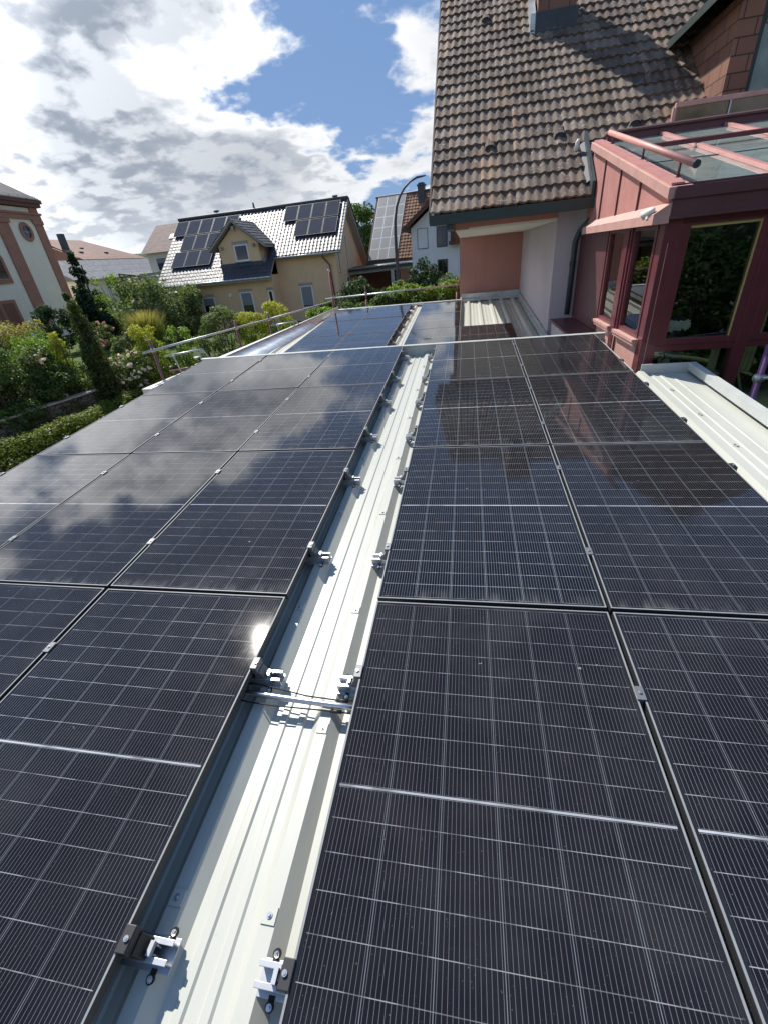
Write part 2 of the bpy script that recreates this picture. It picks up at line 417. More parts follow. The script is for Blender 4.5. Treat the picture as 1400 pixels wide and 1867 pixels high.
def P(name, mb, m, root, label=None, bevel=0):   # world-coordinate mesh as a child of an unrotated thing
    l = top_of(root).location; mb.xf(lambda x, y, z: (x-l.x, y-l.y, z-l.z))
    return build(name, mb, m, root, label, bevel)
# ------------------------------------------------------------------ ground
def gz(x, y):
    t = min(1, max(0, (y-10)/18)); t = t*t*(3-2*t)
    far = min(1, max(0, (math.hypot(x, y)-90)/300))
    return -3.05+.75*t - 6*far
def axis(a, b, n, far=1600):
    core = list(np.linspace(a, b, n)); out = [far*(.5**k) for k in range(0, 5)]
    return [-q for q in out if -q < a-5]+core+[q for q in reversed(out) if q > b+5]
xs = axis(-70, 40, 56); ys = axis(-30, 90, 61)
g = MB(); g.v = [(x, y, gz(x, y)) for y in ys for x in xs]; nx = len(xs)
g.f = [(j*nx+i, j*nx+i+1, (j+1)*nx+i+1, (j+1)*nx+i) for j in range(len(ys)-1) for i in range(nx-1)]; g.sm = [True]*len(g.f)
struct('ground', g, M_grass)
def patch(name, pts, m, dz):
    b = MB(); b.v = [(x, y, gz(x, y)+dz) for x, y in pts]; b.f = [tuple(range(len(pts)))]; b.sm = [False]
    return struct(name, b, m)
def strip(name, L, R, m, dz):
    b = MB()
    for (a, c) in zip(L, R): b.v += [(a[0], a[1], gz(*a)+dz), (c[0], c[1], gz(*c)+dz)]
    b.f = [(2*i, 2*i+1, 2*i+3, 2*i+2) for i in range(len(L)-1)]; b.sm = [True]*len(b.f)
    return struct(name, b, m)
yy = [-12+2*i for i in range(20)]
strip('garden_soil', [(-18.5, y) for y in yy[:17]], [(-14.9+.1*max(0, y-10), y) for y in yy[:17]], M_soil, .03)
strip('garden_path', [(-14.6+.12*max(0, y-10), y) for y in yy[:17]], [(-13.6+.12*max(0, y-10), y) for y in yy[:17]], M_gravel, .035)
strip('yard', [(-11.2, y) for y in yy], [(-4.0, y) for y in yy], M_gravel, .02)
strip('street', [(-4+.001*i, 17+i*2.) for i in range(6)], [(8, 17+i*2.) for i in range(6)], M_asph, .03)
hl = MB(); N = 90
random.seed(3)
for i in range(N):
    a = radians(-62+i*100/N); h = 43+7*sin(i*.13+1)+5*sin(i*.31)+1.6*random.random()
    for r, k in ((620, .0), (700, .45), (800, .85), (900, 1.0), (1150, .9)): hl.v.append((r*sin(a), r*cos(a), -9+(h+9)*k+(random.random()*2.4 if k > .3 else 0)))
for i in range(N-1):
    for k in range(4): n = i*5+k; hl.f.append((n, n+5, n+6, n+1)); hl.sm.append(False)
struct('hills', hl, M_forest)
# ------------------------------------------------------------------ profiled sheet roofs (roof coordinates, 3.5 degrees)
RH = .045
def profile(xa, xb, zf, c0=-.143, pitch=.327, only=None):
    pts = []
    k0 = math.floor((xa-c0)/pitch)-1; k1 = math.ceil((xb-c0)/pitch)+1
    for c in ([only] if only else [c0+k*pitch for k in range(k0, k1)]):
        for dxx, dzz in ((-.062, 0), (-.025, RH), (.025, RH), (.068, 0), (.104, 0), (.112, .008), (.138, .008), (.146, 0), (.188, 0), (.196, .008), (.222, .008), (.230, 0)):
            pts.append((c+dxx, zf+dzz))
        if only: pts += [(c+.30, zf), (c+.306, zf+.006), (c+.324, zf+.006), (c+.33, zf)]
    pts = [q for q in pts if xa < q[0] < xb]
    return [(xa, zf)]+pts+[(xb, zf)]
def sheet(xa, xb, ya, yb, zf, skew=None, only=None):
    pr = profile(xa, xb, zf, only=only); b = MB(); n = 24
    for j in range(n+1):
        y = ya+(yb-ya)*j/n
        for x, z in pr:
            if skew: x = max(x, skew(y))
            b.v.append((x, y, z))
    k = len(pr)
    b.f = [(j*k+i, j*k+i+1, (j+1)*k+i+1, (j+1)*k+i) for j in range(n) for i in range(k-1)]; b.sm = [False]*len(b.f)
    return b
ext = thing('upper_extension', 'flat extension under the nearest solar panels, white ribbed steel roof running past the conservatory', 'building', (0, 1.5, -3.05))
P('roof_sheet', sheet(-4.03, 2.30, -2.6, 5.50, -.173).add(sheet(2.3005, 2.41, -2.6, 5.50, -.173, only=9.)).add(sheet(2.4105, 3.02, -2.6, 3.98, -.16, only=2.50)).roof(), M_sheet, ext)
fl = MB().box(-4.08, 2.46, 5.50, 5.512, -.2, -.008).box(-4.08, 2.46, 5.470, 5.50, -.014, -.006).box(-4.08, 2.46, 5.512, 5.545, -.014, -.006)
P('end_flashing', fl.roof(), M_trimw, ext)
tr = MB().box(3.00, 3.012, -2.6, 3.985, -.125, -.045).box(3.012, 3.075, -2.6, 3.995, -.055, -.045).box(3.063, 3.075, -2.6, 3.995, -.30, -.055)
tr.box(2.50, 3.075, 3.985, 3.998, -.2, -.045).box(2.41, 2.425, 3.999, 5.50, -.16, -.115)
P('edge_trim', tr.roof(), M_trimw, ext)
lt = MB().box(-4.07, -4.03, -2.6, 5.5, -.18, -.10).box(-4.08, -4.0705, -2.6, 5.5, -.40, -.10)
P('verge_trim', lt.roof(), M_zinc, ext)
P('wall', MB().box(-4.0, 2.46, -2.45, 5.44, -3.4, -.42).box(2.461, 2.95, -2.44, 3.94, -3.4, -.28), M_conc, ext)
low = thing('lower_extension', 'lower flat extension beyond the roof step, ribbed steel roof running to the pink wall', 'building', (0, 9, -3.05))
XO = lambda y: -4.63+(y-9.15)*.238
XI = lambda y: -4.0+(y-9.4)*.088
P('roof_sheet', sheet(-4.4, 2.05, 5.5, 13.30, -.673, XI).roof(), M_sheet, low)
pr = MB(); ya, yb = 5.52, 13.34; n = 22
for j in range(n+1):
    y = ya+(yb-ya)*j/n; xi, xo = XI(y), XO(y); wv = .012*sin(j*1.9)+.008*sin(j*4.3)
    ti = min(xo+.17, xi-.03)
    pr.v += [(xi+.02, y, -.672), (xi-.03, y, -.60), ((xi+ti)/2, y, -.57+wv), (ti, y, -.51), (ti, y, -.495)]
for j in range(n):
    for k in range(4): a = j*5+k; pr.f.append((a, a+5, a+6, a+1)); pr.sm.append(True)
P('parapet_lining', pr.roof(), M_zinc, low)
cp = MB()
for y0, y1 in ((5.52, 13.34),):
    cp.hexa([(XO(y0)-.02, y0, -.60), (min(XO(y0)+.17, XI(y0)-.03), y0, -.60), (min(XO(y1)+.17, XI(y1)-.03), y1, -.60), (XO(y1)-.02, y1, -.60)],
            [(XO(y0)-.02, y0, -.488), (min(XO(y0)+.17, XI(y0)-.03), y0, -.492), (min(XO(y1)+.17, XI(y1)-.03), y1, -.492), (XO(y1)-.02, y1, -.488)])
P('parapet_cap', cp.roof(), M_trimw, low)
ef = MB().box(-3.70, 2.05, 13.30, 13.42, -.64, -.575).box(.30, 2.05, 13.40, 13.425, -.62, -.44).box(.27, .30, 7.0, 13.4, -.64, -.515)
P('end_flashing', ef.roof(), M_zinc, low)
wf = MB().box(1.99, 2.03, 5.6, 13.4, -.63, -.50).box(1.95, 1.99, 5.6, 13.4, -.63, -.60)
P('wall_flashing', wf.roof(), M_zinc, low)
wl = MB(); wl.hexa([(-5.3, 5.6, -3.4), (2.0, 5.6, -3.4), (2.0, 13.35, -3.4), (-3.75, 13.35, -3.4)], [(-5.3, 5.6, -.36), (2.0, 5.6, -.36), (2.0, 13.35, .09), (-3.75, 13.35, .09)])
P('wall', wl, M_conc, low)
# ------------------------------------------------------------------ solar panels
fr = MB()
fw, fh = .0075, .035
fr.box(0, fw, 0, PH, -fh, -.0015).box(PW-fw, PW, 0, PH, -fh, -.0015).box(fw, PW-fw, 0, fw, -fh, -.0015).box(fw, PW-fw, PH-fw, PH, -fh, -.0015)
fe = MB()
fe.box(.001, fw, .001, PH-.001, -.0014, 0).box(PW-fw, PW-.001, .001, PH-.001, -.0014, 0).box(fw, PW-fw, .001, fw, -.0014, 0).box(fw, PW-fw, PH-fw, PH-.001, -.0014, 0)
frame_me = None
def new_panel(x, y, z, label, group):
    global frame_me
    o = thing('photovoltaic_module', label, 'solar panel', R2W(x, y, z), (T0+random.uniform(-.0028, .0028), random.uniform(-.0035, .0035), 0), group)
    if frame_me is None:
        frame_me = build('frame', fr, M_frame, o); new_panel.lip = build('frame_lip', fe, M_lip, frame_me)
        new_panel.lam = build('glass_laminate', MB().box(fw, PW-fw, fw, PH-fw, -.032, -.0025), M_pv, o)
    else:
        f2 = frame_me.copy(); COL.objects.link(f2); f2.parent = o
        l2 = new_panel.lip.copy(); COL.objects.link(l2); l2.parent = f2
        g2 = new_panel.lam.copy(); COL.objects.link(g2); g2.parent = o
    return o
G = .5156
rows = ['foremost row', 'second row', 'third row', 'back row at the roof step']
for k, r in enumerate((-1, 0, 1, 2)):
    for name, x in (('left array, column beside white strip', -G-PW), ('left array, middle column', -G-PW-PITCH), ('left array, outer left column', -G-PW-2*PITCH),
                    ('right array, column beside white strip', 0), ('right array, outer right column', PITCH)):
        if r == -1 and 'outer left' in name: continue
        new_panel(x+random.uniform(-.002, .002), r*ROW, 0, 'solar panel, '+name+', '+rows[k], 'solar panels on the upper flat roof')
frow = ['front visible row', 'middle row', 'last row']
for k, r in enumerate((1, 2, 3)):
    y = 5.47+r*ROW
    for name, x in (('second column left of the gap', -3.49), ('column just left of the gap', -2.335), ('column just right of the gap', -.83)):
        new_panel(x, y, -.5, 'solar panel on the lower roof, '+name+', '+frow[k], 'solar panels on the lower flat roof')
new_panel(.325, 5.47+ROW, -.5, 'single dark solar panel before the pink wall recess on the lower roof', 'solar panels on the lower flat roof')
# ------------------------------------------------------------------ brackets, clamps, screws
def disc(b, c, r, h, ax=(0, 0, 1), n=14):
    c = Vector(c); a = Vector(ax).normalized(); b.tube([c, c+a*h], r, n)
    return b
def bracket(loc, side, label, dark=False, group=None, short=False):
    # local frame: x=0 on the panel edge, rail runs towards -x*side, z=0 on the rib crest
    o = thing('mounting_bracket', label, 'bracket', loc, (T0, 0, 0), group)
    s = -side; sx = lambda b: b.xf(lambda x, y, z: (x*s, y, z)) if s < 0 else b
    def flip(b):
        if s < 0: b.f = [tuple(reversed(q)) for q in b.f]
        return sx(b)
    rail = MB().box(-.05, .118, -.024, .024, 0, .004).box(-.05, .118, -.024, -.020, .004, .044).box(-.05, .118, .020, .024, .004, .044)
    rail.box(-.05, .118, -.029, -.014, .044, .0475).box(-.05, .118, .014, .029, .044, .0475).box(-.05, .118, -.040, -.024, 0, .003).box(-.05, .118, .024, .040, 0, .003)
    if short: rail.xf(lambda x, y, z: (min(x, .034), y, z))
    build('rail', flip(rail), M_alu, o, bevel=.0012)
    cl = MB().hexa([(.0015, -.026, .0477), (.052, -.026, .0477), (.052, .026, .0477), (.0015, .026, .0477)], [(.0015, -.026, .0955), (.030, -.026, .0955), (.030, .026, .0955), (.0015, .026, .0955)]).box(.0016, .026, -.032, .032, .0957, .1285).box(-.008, .0255, -.0315, .0315, .1283, .1330)
    c = build('end_clamp', flip(cl), M_black if dark else M_alud, o, bevel=.002)
    build('bolt', flip(disc(disc(MB(), (.013, 0, .1330), .0075, .006), (.013, 0, .1390), .004, .002)), M_steel, c)
    sp = MB().box(.053, .066, -.017, .017, .0477, .066).box(.053, .072, -.012, -.008, .02, .0477).box(.053, .072, .008, .012, .02, .0477)
    build('clamp_foot', flip(sp), M_alu, o)
    for yv, xv in (() if short else ((.052, .086), (-.052, .070))):
        q = build('washer', flip(disc(MB(), (xv, yv, .001), .0125, .009, (0, -.35, 1)).box(xv-.009, xv+.009, min(yv, yv*.6), max(yv, yv*.6), .001, .006)), M_rub, o)
        build('screw', flip(disc(disc(MB(), (xv, yv-.003, .0095), .0085, .002, (0, -.35, 1)), (xv, yv-.004, .0115), .0045, .005, (0, -.35, 1), 6)), M_steel, q)
    return o
YR = [-1.40, -.455, .43, 1.41, 2.25, 3.20, 4.08, 5.12]
yn = ['nearest the camera', 'second from the camera, beside the silver conduit', 'third from the camera', 'fourth from the camera', 'fifth from the camera', 'sixth from the camera', 'second last before the roof step', 'last before the roof step']
for i, y in enumerate(YR):
    bracket(R2W(0, y, -.128), -1 if False else 1, 'rail bracket right of the white strip, '+yn[i], i == 0, 'rail brackets along the white strip')
for i, y in enumerate(YR):
    bracket(R2W(-G, y, -.128), -1, 'rail bracket left of the white strip, '+yn[i], i == 0, 'rail brackets along the white strip')
for i, y in list(enumerate(YR))[3:]:
    bracket(R2W(2.288, y, -.128), -1, 'small bracket on the outer right panel edge, '+['', '', '', 'nearest one', 'second one', 'third one', 'second last one', 'last one by the conservatory'][i], True, 'rail brackets on the outer right edge', True)
for i, y in list(enumerate(YR))[3:]:
    bracket(R2W(-G-2*PITCH-PW, y, -.128), 1, 'small bracket on the outer left panel edge, '+['', '', '', 'nearest one', 'second one', 'third one', 'second last one', 'last one before the scaffold'][i], False, 'rail brackets on the outer left edge', True)
for i, y in enumerate([7.45, 8.3, 9.25, 10.1, 11.05, 11.9, 12.6]):
    bracket(R2W(-1.20, y, -.628), -1, 'dark rail bracket left of the gap on the lower roof, '+['nearest', 'second', 'third', 'fourth', 'fifth', 'second last', 'last'][i]+' one', False, 'rail brackets on the lower roof')
def midclamp(x, y, label, group):
    o = thing('mid_clamp', label, 'clamp', R2W(x, y, 0), (T0, 0, 0), group)
    build('clamp_plate', MB().box(-.018, .018, -.03, .03, .0005, .004).box(-.0085, .0085, -.03, .03, -.03, .0), M_alud, o, bevel=.001)
    build('bolt', disc(disc(MB(), (0, 0, .004), .007, .005), (0, 0, .009), .0035, .002), M_steel, o)
for i, y in enumerate(YR):
    midclamp(PW+.01, y, 'small clamp in the seam of the right array, '+yn[i].split(', beside')[0], 'clamps between the right panels')
    midclamp(-G-PW-.01, y, 'small clamp in the inner seam of the left array, '+yn[i].split(', beside')[0], 'clamps between the left panels')
    if i > 1: midclamp(-G-PW-PITCH-.01, y, 'small clamp in the outer seam of the left array, '+yn[i].split(', beside')[0], 'clamps between the left panels')
def ribscrew(x, y, z, label):
    o = thing('roof_screw', label, 'roof screw', R2W(x, y, z), (T0, 0, 0), 'saddle screws on the ribs')
    sd = MB(); pr_ = [(-.034, -.016), (-.022, .002), (.022, .002), (.034, -.016)]
    for yv in (-.022, .022): sd.v += [(a, yv, b) for a, b in pr_]
    sd.f = [(i, i+1, i+5, i+4) for i in range(3)]; sd.sm = [False]*3
    sd.add(MB().box(-.0225, .0225, -.022, .022, .0025, .0035))
    build('saddle_washer', sd, M_sheet, o)
    build('screw_head', disc(disc(MB(), (0, 0, .0035), .0095, .003), (0, 0, .0065), .005, .005, n=6), M_steel, o)
for i, y in enumerate([-1.27, -.66, .02, .98, 1.86, 2.8, 3.7, 4.7]):
    ribscrew(-.143, y, -.1275, 'saddle roof screw on the right rib of the white strip, '+ORD[i]+' one')
for i, y in enumerate([-1.27, .02, .98, 1.86, 2.8, 3.7, 4.7]):
    ribscrew(-.470, y, -.1275, 'saddle roof screw on the left rib of the white strip, '+['nearest', 'second', 'third', 'fourth', 'fifth', 'sixth', 'farthest'][i]+' one')
for i, (x, y) in enumerate(((2.635, 3.40), (2.635, 2.71), (2.635, 2.04), (2.635, 1.3))):
    ribscrew(x, y, -.153, 'saddle roof screw on the sunlit sheet right of the panels, '+['farthest', 'third', 'second', 'nearest'][i]+' one')
# conduit and cables across the strip
cd = [(-.60, -.540, -.098), (-.52, -.547, -.096), (-.40, -.555, -.094), (-.25, -.562, -.096), (-.10, -.568, -.096), (.05, -.572, -.098)]
tag(build('conduit', MB().tube(cd, .0135, 14).roof(), M_steel), 'shiny silver conduit pipe crossing the white strip between the arrays', 'conduit')
c1 = [(x, y+.034+.012*sin(i*1.3), z+.004+.004*cos(i)) for i, (x, y, z) in enumerate(cd)]
c2 = [(x, y-.030-.008*sin(i*1.1), z-.012) for i, (x, y, z) in enumerate(cd)]
q = tag(build('cable', MB().tube(c1, .0035, 8).roof(), M_rub), 'thin black solar cable running just behind the silver conduit', 'cable')
build('plug', MB().tube([(-.10, c1[4][1], c1[4][2]), (-.05, c1[4][1]-.001, c1[4][2])], .008, 8).roof(), M_black, q)
q = tag(build('cable', MB().tube(c2, .0035, 8).roof(), M_rub), 'thin black solar cable running just in front of the silver conduit', 'cable')
build('plug', MB().tube([(-.12, c2[4][1], c2[4][2]), (-.07, c2[4][1], c2[4][2])], .0085, 8).roof(), M_black, q)
# ------------------------------------------------------------------ tiled roof surfaces
def tiles(x0, x1, smax, org, pitch, tw=.30, ex=.34, rolls=2, seed=1, lift=.036, res=8, cut=None, rollh=.024, thk=.036):
    """rows of profiled tiles on a slope: origin org, x along the eave, s up the slope"""
    rnd = np.random.RandomState(seed); V_ = []; F = []; UV = []
    nt_ = int(round((x1-x0)/tw)); tw = (x1-x0)/nt_; nr = int(smax/ex+.99)
    cp_, sp_ = cos(pitch), sin(pitch)
    us = np.linspace(0, 1, res+1)
    ph = (us*rolls) % 1.0; ph[-1] = 0
    prof = rollh*np.where(ph < .62, np.sin(pi*np.clip(ph/.62, 0, 1)), -.12*np.sin(pi*(ph-.62)/.38))
    for r in range(nr):
        s0 = r*ex; s1 = min(s0+ex*1.10, smax+.02)
        for t in range(nt_):
            xa = x0+t*tw
            if cut and not cut(xa+tw/2, s0+.1): continue
            j = rnd.rand(4); dz = (j[0]-.5)*.012; ds = (j[1]-.5)*.022; b = len(V_)
            for s, h, th in ((s0+ds-.002, lift+dz-thk, 0), (s0+ds, lift+dz, 0), (s0+ds, lift+dz, 0), (s1, .004, 0)):
                for k in range(res+1):
                    z = prof[k]*(1 if th else 1)+h+(.005*us[k] if h > .01 else 0)
                    V_.append((org[0]+xa+us[k]*(tw+.004), org[1]+s*cp_-z*sp_, org[2]+s*sp_+z*cp_))
            for m_ in (0, 2):
                for k in range(res):
                    F.append((b+m_*(res+1)+k, b+m_*(res+1)+k+1, b+(m_+1)*(res+1)+k+1, b+(m_+1)*(res+1)+k)); UV.append((j[2], j[3]))
    me = bpy.data.meshes.new('tiles'); me.from_pydata(V_, [], F)
    uv = me.uv_layers.new(name='tile'); uv.data.foreach_set('uv', np.repeat(np.array(UV, dtype=np.float32), 4, axis=0).ravel())
    me.polygons.foreach_set('use_smooth', [True]*len(F)); 
    return me
def tile_part(name, me, m, root, label=None):
    l = top_of(root).location; me.transform(Matrix.Translation(-l)); me.materials.append(m)
    o = link(name, me, root)
    if label: o['label'] = label
    return o
def wallwin(root, wname, x0, x1, z0, z1, y, axis='y', sign=-1, frame=.07, blind=0., m=None, mull=False, sill=True, pane=None, hood=False, depth=.08):
    """window on a wall: axis 'y' wall faces -Y (sign -1); axis 'x' wall faces +X (sign 1)"""
    def mp(b):
        if axis == 'y': return b.xf(lambda a, d, z: (a, y+sign*d, z))
        return b.xf(lambda a, d, z: (y+sign*d, a, z))
    m = m or M_wfr
    f = MB()
    f.box(x0, x1, -.02, .035, z0, z0+frame).box(x0, x1, -.02, .035, z1-frame, z1).box(x0, x0+frame, -.02, .035, z0+frame, z1-frame).box(x1-frame, x1, -.02, .035, z0+frame, z1-frame)
    if mull: f.box((x0+x1)/2-.03, (x0+x1)/2+.03, -.02, .033, z0+frame, z1-frame)
    w_ = P('window', mp(f), m, root)
    zt = z1-frame-(z1-z0-2*frame)*blind
    if blind < 1: P('pane', mp(MB().box(x0+frame*.8, x1-frame*.8, -.01, .004, z0+frame*.8, zt)), pane or M_pane, w_)
    if blind > 0: P('shutter', mp(MB().box(x0+frame*.8, x1-frame*.8, .005, .018, zt, z1-frame*.9)), M_blind, w_)
    if sill: P('sill', mp(MB().box(x0-.06, x1+.06, 0, .12, z0-.05, z0-.004)), M_wgrey, w_)
    if hood: P('shutter_box', mp(MB().box(x0-.05, x1+.05, 0, .06, z1+.004, z1+.2)), M_wgrey, w_)
    return w_
PT = radians(38)
house = thing('pink_house', 'pink rendered house with weathered brown tiled roof, chimney and dormer on the right', 'house', (4.5, 11, -3.05))
EY, EZ = 7.40, 2.10       # eave line
zr = lambda y: EZ+(y-EY)*math.tan(PT)
RY = 15.6
org = (0, EY, EZ+.02)
smax = (RY-EY)/cos(PT)
dorm_cut = lambda x, s: not (4.42 < x < 7.3 and EY+s*cos(PT) > 8.5 and EY+s*cos(PT) < 10.3)
roof = tile_part('tiled_roof', tiles(-.18, 2.42, smax, org, PT, seed=4), M_tile, house)
me2 = tiles(2.42, 9.32, smax, org, PT, seed=9, cut=lambda x, s: EY+s*cos(PT) > 7.95 and dorm_cut(x, s))
P('roof_deck', MB().extr([(-.12, EY+.03, zr(EY+.03)-.05), (-.12, RY, zr(RY)-.05), (-.12, RY+8.1, EZ-.1), (-.12, RY+8.1, EZ-.22), (-.12, RY, zr(RY)-.22), (-.12, EY+.03, zr(EY+.03)-.13)], (2.50, 0, 0))
  .extr([(2.381, 8.05, zr(8.05)-.045), (2.381, RY, zr(RY)-.045), (2.381, RY+8.1, EZ-.1), (2.381, RY+8.1, EZ-.22), (2.381, RY, zr(RY)-.22), (2.381, 8.05, zr(8.05)-.13)], (6.9, 0, 0)), M_brown, house)
tile_part('tiled_roof', me2, M_tile, house)
P('verge_tiles', MB().extr([(-.20, EY-.01, EZ-.10), (-.20, RY, zr(RY)-.10), (-.20, RY, zr(RY)+.06), (-.20, EY-.01, EZ+.07)], (.03, 0, 0)), M_tile.copy() if False else M_tileb, house)
P('ridge_cap', MB().tube([(-.2, RY, zr(RY)+.02), (9.3, RY, zr(RY)+.02)], .13, 10), M_tileb, house)
P('eave_board', MB().box(-.19, 2.50, EY-.035, EY-.005, EZ-.14, EZ+.012).box(-.16, 2.46, EY-.004, 8.0, EZ-.12, EZ-.085), M_greenb, house)
P('eave_bracket', MB().box(.10, .22, EY+.02, 8.3, EZ-.22, EZ-.125), M_greenb, house)
# walls
gp = [(.24, 8.0, 1.88), (.24, 8.0, zr(8.0)-.14), (.24, RY, zr(RY)-.3), (.24, 22.8, 2.0), (.24, 22.8, -3.2), (.24, 13.62, -3.2), (.24, 13.62, 1.88)]
P('gable_wall', MB().extr(gp, (.25, 0, 0)), M_pink, house)
P('upper_wall', MB().box(.491, 2.046, 8.001, 8.25, 1.90, 2.44), M_pink, house)
P('back_wall', MB().box(.492, 2.05, 13.60, 13.85, -.6, 1.90), M_pink, house)
P('soffit', MB().box(.245, 2.047, 8.012, 13.59, 1.865, 1.899), M_soff, house)
P('recess_wall', MB().box(2.05, 2.30, 8.004, 13.9, -3.2, 2.42), M_lilac, house)
P('front_wall', MB().box(2.301, 2.56, 8.003, 8.3, -3.2, 2.42), M_lilac, house)
P('inner_wall', MB().box(2.561, 9.0, 8.004, 8.3, -3.2, 2.42), M_black, house)  # black colour stands in for the dimness inside the conservatory
P('side_wall', MB().extr([(8.95, 8.31, -3.2), (8.95, 8.31, zr(8.3)-.2), (8.95, RY, zr(RY)-.3), (8.95, 22.8, 2.), (8.95, 22.8, -3.2)], (.2, 0, 0)), M_pink, house)
P('rear_wall', MB().box(.5, 8.94, 22.6, 22.8, -3.2, 2.0), M_pink, house)
# vertical flashing between the tiles and the conservatory
P('side_flashing', MB().extr([(2.43, EY-.02, EZ-.12), (2.43, EY-.02, EZ+.22), (2.43, 8.45, zr(8.45)+.20), (2.43, 8.45, zr(8.45)-.05)], (.045, 0, 0)).extr([(2.36, EY+.2, zr(EY+.2)+.05), (2.36, 8.4, zr(8.4)+.05), (2.43, 8.4, zr(8.4)+.09), (2.43, EY+.2, zr(EY+.2)+.09)], (0, 0, .006)), M_slated, house)
P('downpipe', MB().tube([(2.62, 7.43, 2.02), (2.60, 7.5, 1.93), (2.52, 7.68, 1.80), (2.42, 7.85, 1.66), (2.375, 7.90, 1.50), (2.37, 7.90, .30)], .048, 12).tube([(2.37, 7.90, 1.12), (2.37, 7.90, 1.19)], .057, 12), M_slated, house)
# chimney
ch = P('chimney', MB().box(1.84, 2.58, 11.45, 12.05, 4.6, 6.72), M_shing, house)
P('cap', MB().box(1.76, 2.66, 11.37, 12.13, 6.72, 6.82), M_conc, ch)
P('flashing', MB().extr([(1.80, 11.39, zr(11.4)-.02), (2.62, 11.39, zr(11.4)-.02), (2.62, 11.39, zr(11.4)+.34), (1.80, 11.39, zr(11.4)+.34)], (0, .05, 0)), M_slated, ch)
P('flashing', MB().extr([(1.70, 11.40, zr(11.4)+.02), (1.70, 12.1, zr(12.1)+.02), (1.70, 12.1, zr(12.1)+.34), (1.70, 11.40, zr(11.4)+.34)], (.10, 0, 0)), M_zinc, ch)
def vent(x, y, n):
    z = zr(y)+.055; d = math.tan(PT); m = MB()
    a = [(-.10, 0, 0), (-.075, 0, .065), (-.03, 0, .085), (.03, 0, .085), (.075, 0, .065), (.10, 0, 0)]
    b = [(-.09, .26, .26*d), (-.06, .26, .26*d+.01), (-.02, .26, .26*d+.015), (.02, .26, .26*d+.015), (.06, .26, .26*d+.01), (.09, .26, .26*d)]
    for k in range(5): m.quad(*[tuple(np.add(q, (x, y, z))) for q in (a[k], a[k+1], b[k+1], b[k])], sm=True)
    v_ = P('vent_tile', m, M_tile, house); P('opening', MB().extr([tuple(np.add(q, (x, y+.02, z-.0))) for q in a], (0, .01, 0)), M_black, v_)
for x, y in ((.85, 8.55), (2.05, 8.60), (3.28, 8.62), (.82, 12.0), (-.02+.9+.0, 15.0)): vent(x, y, 0)
fn = P('white_cap', MB().tube([(2.30, 8.28, 2.84), (2.30, 8.28, 2.96), (2.31, 8.26, 3.00)], [.035, .035, .015], 10), M_wpl, house)
# dormer
dm = P('dormer', MB().extr([(4.44, 8.62, 2.7), (4.44, 8.62, 4.45), (4.44, 10.35, 4.45), (4.44, 8.65, 2.98)], (.05, 0, 0)), M_shing, house)
P('pier', MB().box(4.44, 4.76, 8.40, 8.615, 2.7, 4.46), M_shing, dm)
P('front', MB().box(4.761, 7.3, 8.43, 8.6, 4.30, 4.46).box(4.761, 7.3, 8.43, 8.6, 2.7, 3.22).box(6.9, 7.3, 8.42, 8.61, 3.22, 4.3), M_shing, dm)
P('dormer_roof', MB().extr([(4.08, 8.0, 4.40), (4.08, 8.0, 4.52), (5.87, 8.0, 5.92), (7.66, 8.0, 4.52), (7.66, 8.0, 4.40), (5.87, 8.0, 5.78)], (0, 4.2, 0)), M_greenb, dm)
P('gable', MB().extr([(4.6, 8.45, 4.461), (5.87, 8.45, 5.6), (7.2, 8.45, 4.461)], (0, .1, 0)), M_shing, dm)
P('dormer_window', MB().box(4.762, 4.84, 8.46, 8.52, 3.221, 4.299).box(4.841, 6.89, 8.461, 8.519, 3.221, 3.29).box(4.841, 6.89, 8.461, 8.519, 4.22, 4.299).box(5.8, 5.88, 8.462, 8.518, 3.29, 4.22), M_greenb, dm)
P('dormer_pane', MB().box(4.80, 6.9, 8.49, 8.50, 3.25, 4.25), M_glassr, dm)
P('dormer_interior', MB().box(4.77, 6.9, 8.72, 8.74, 3.0, 4.4), M_pane, dm)
P('roller_blind', MB().box(4.85, 6.89, 8.44, 8.46, 4.08, 4.30), M_wgrey, dm)
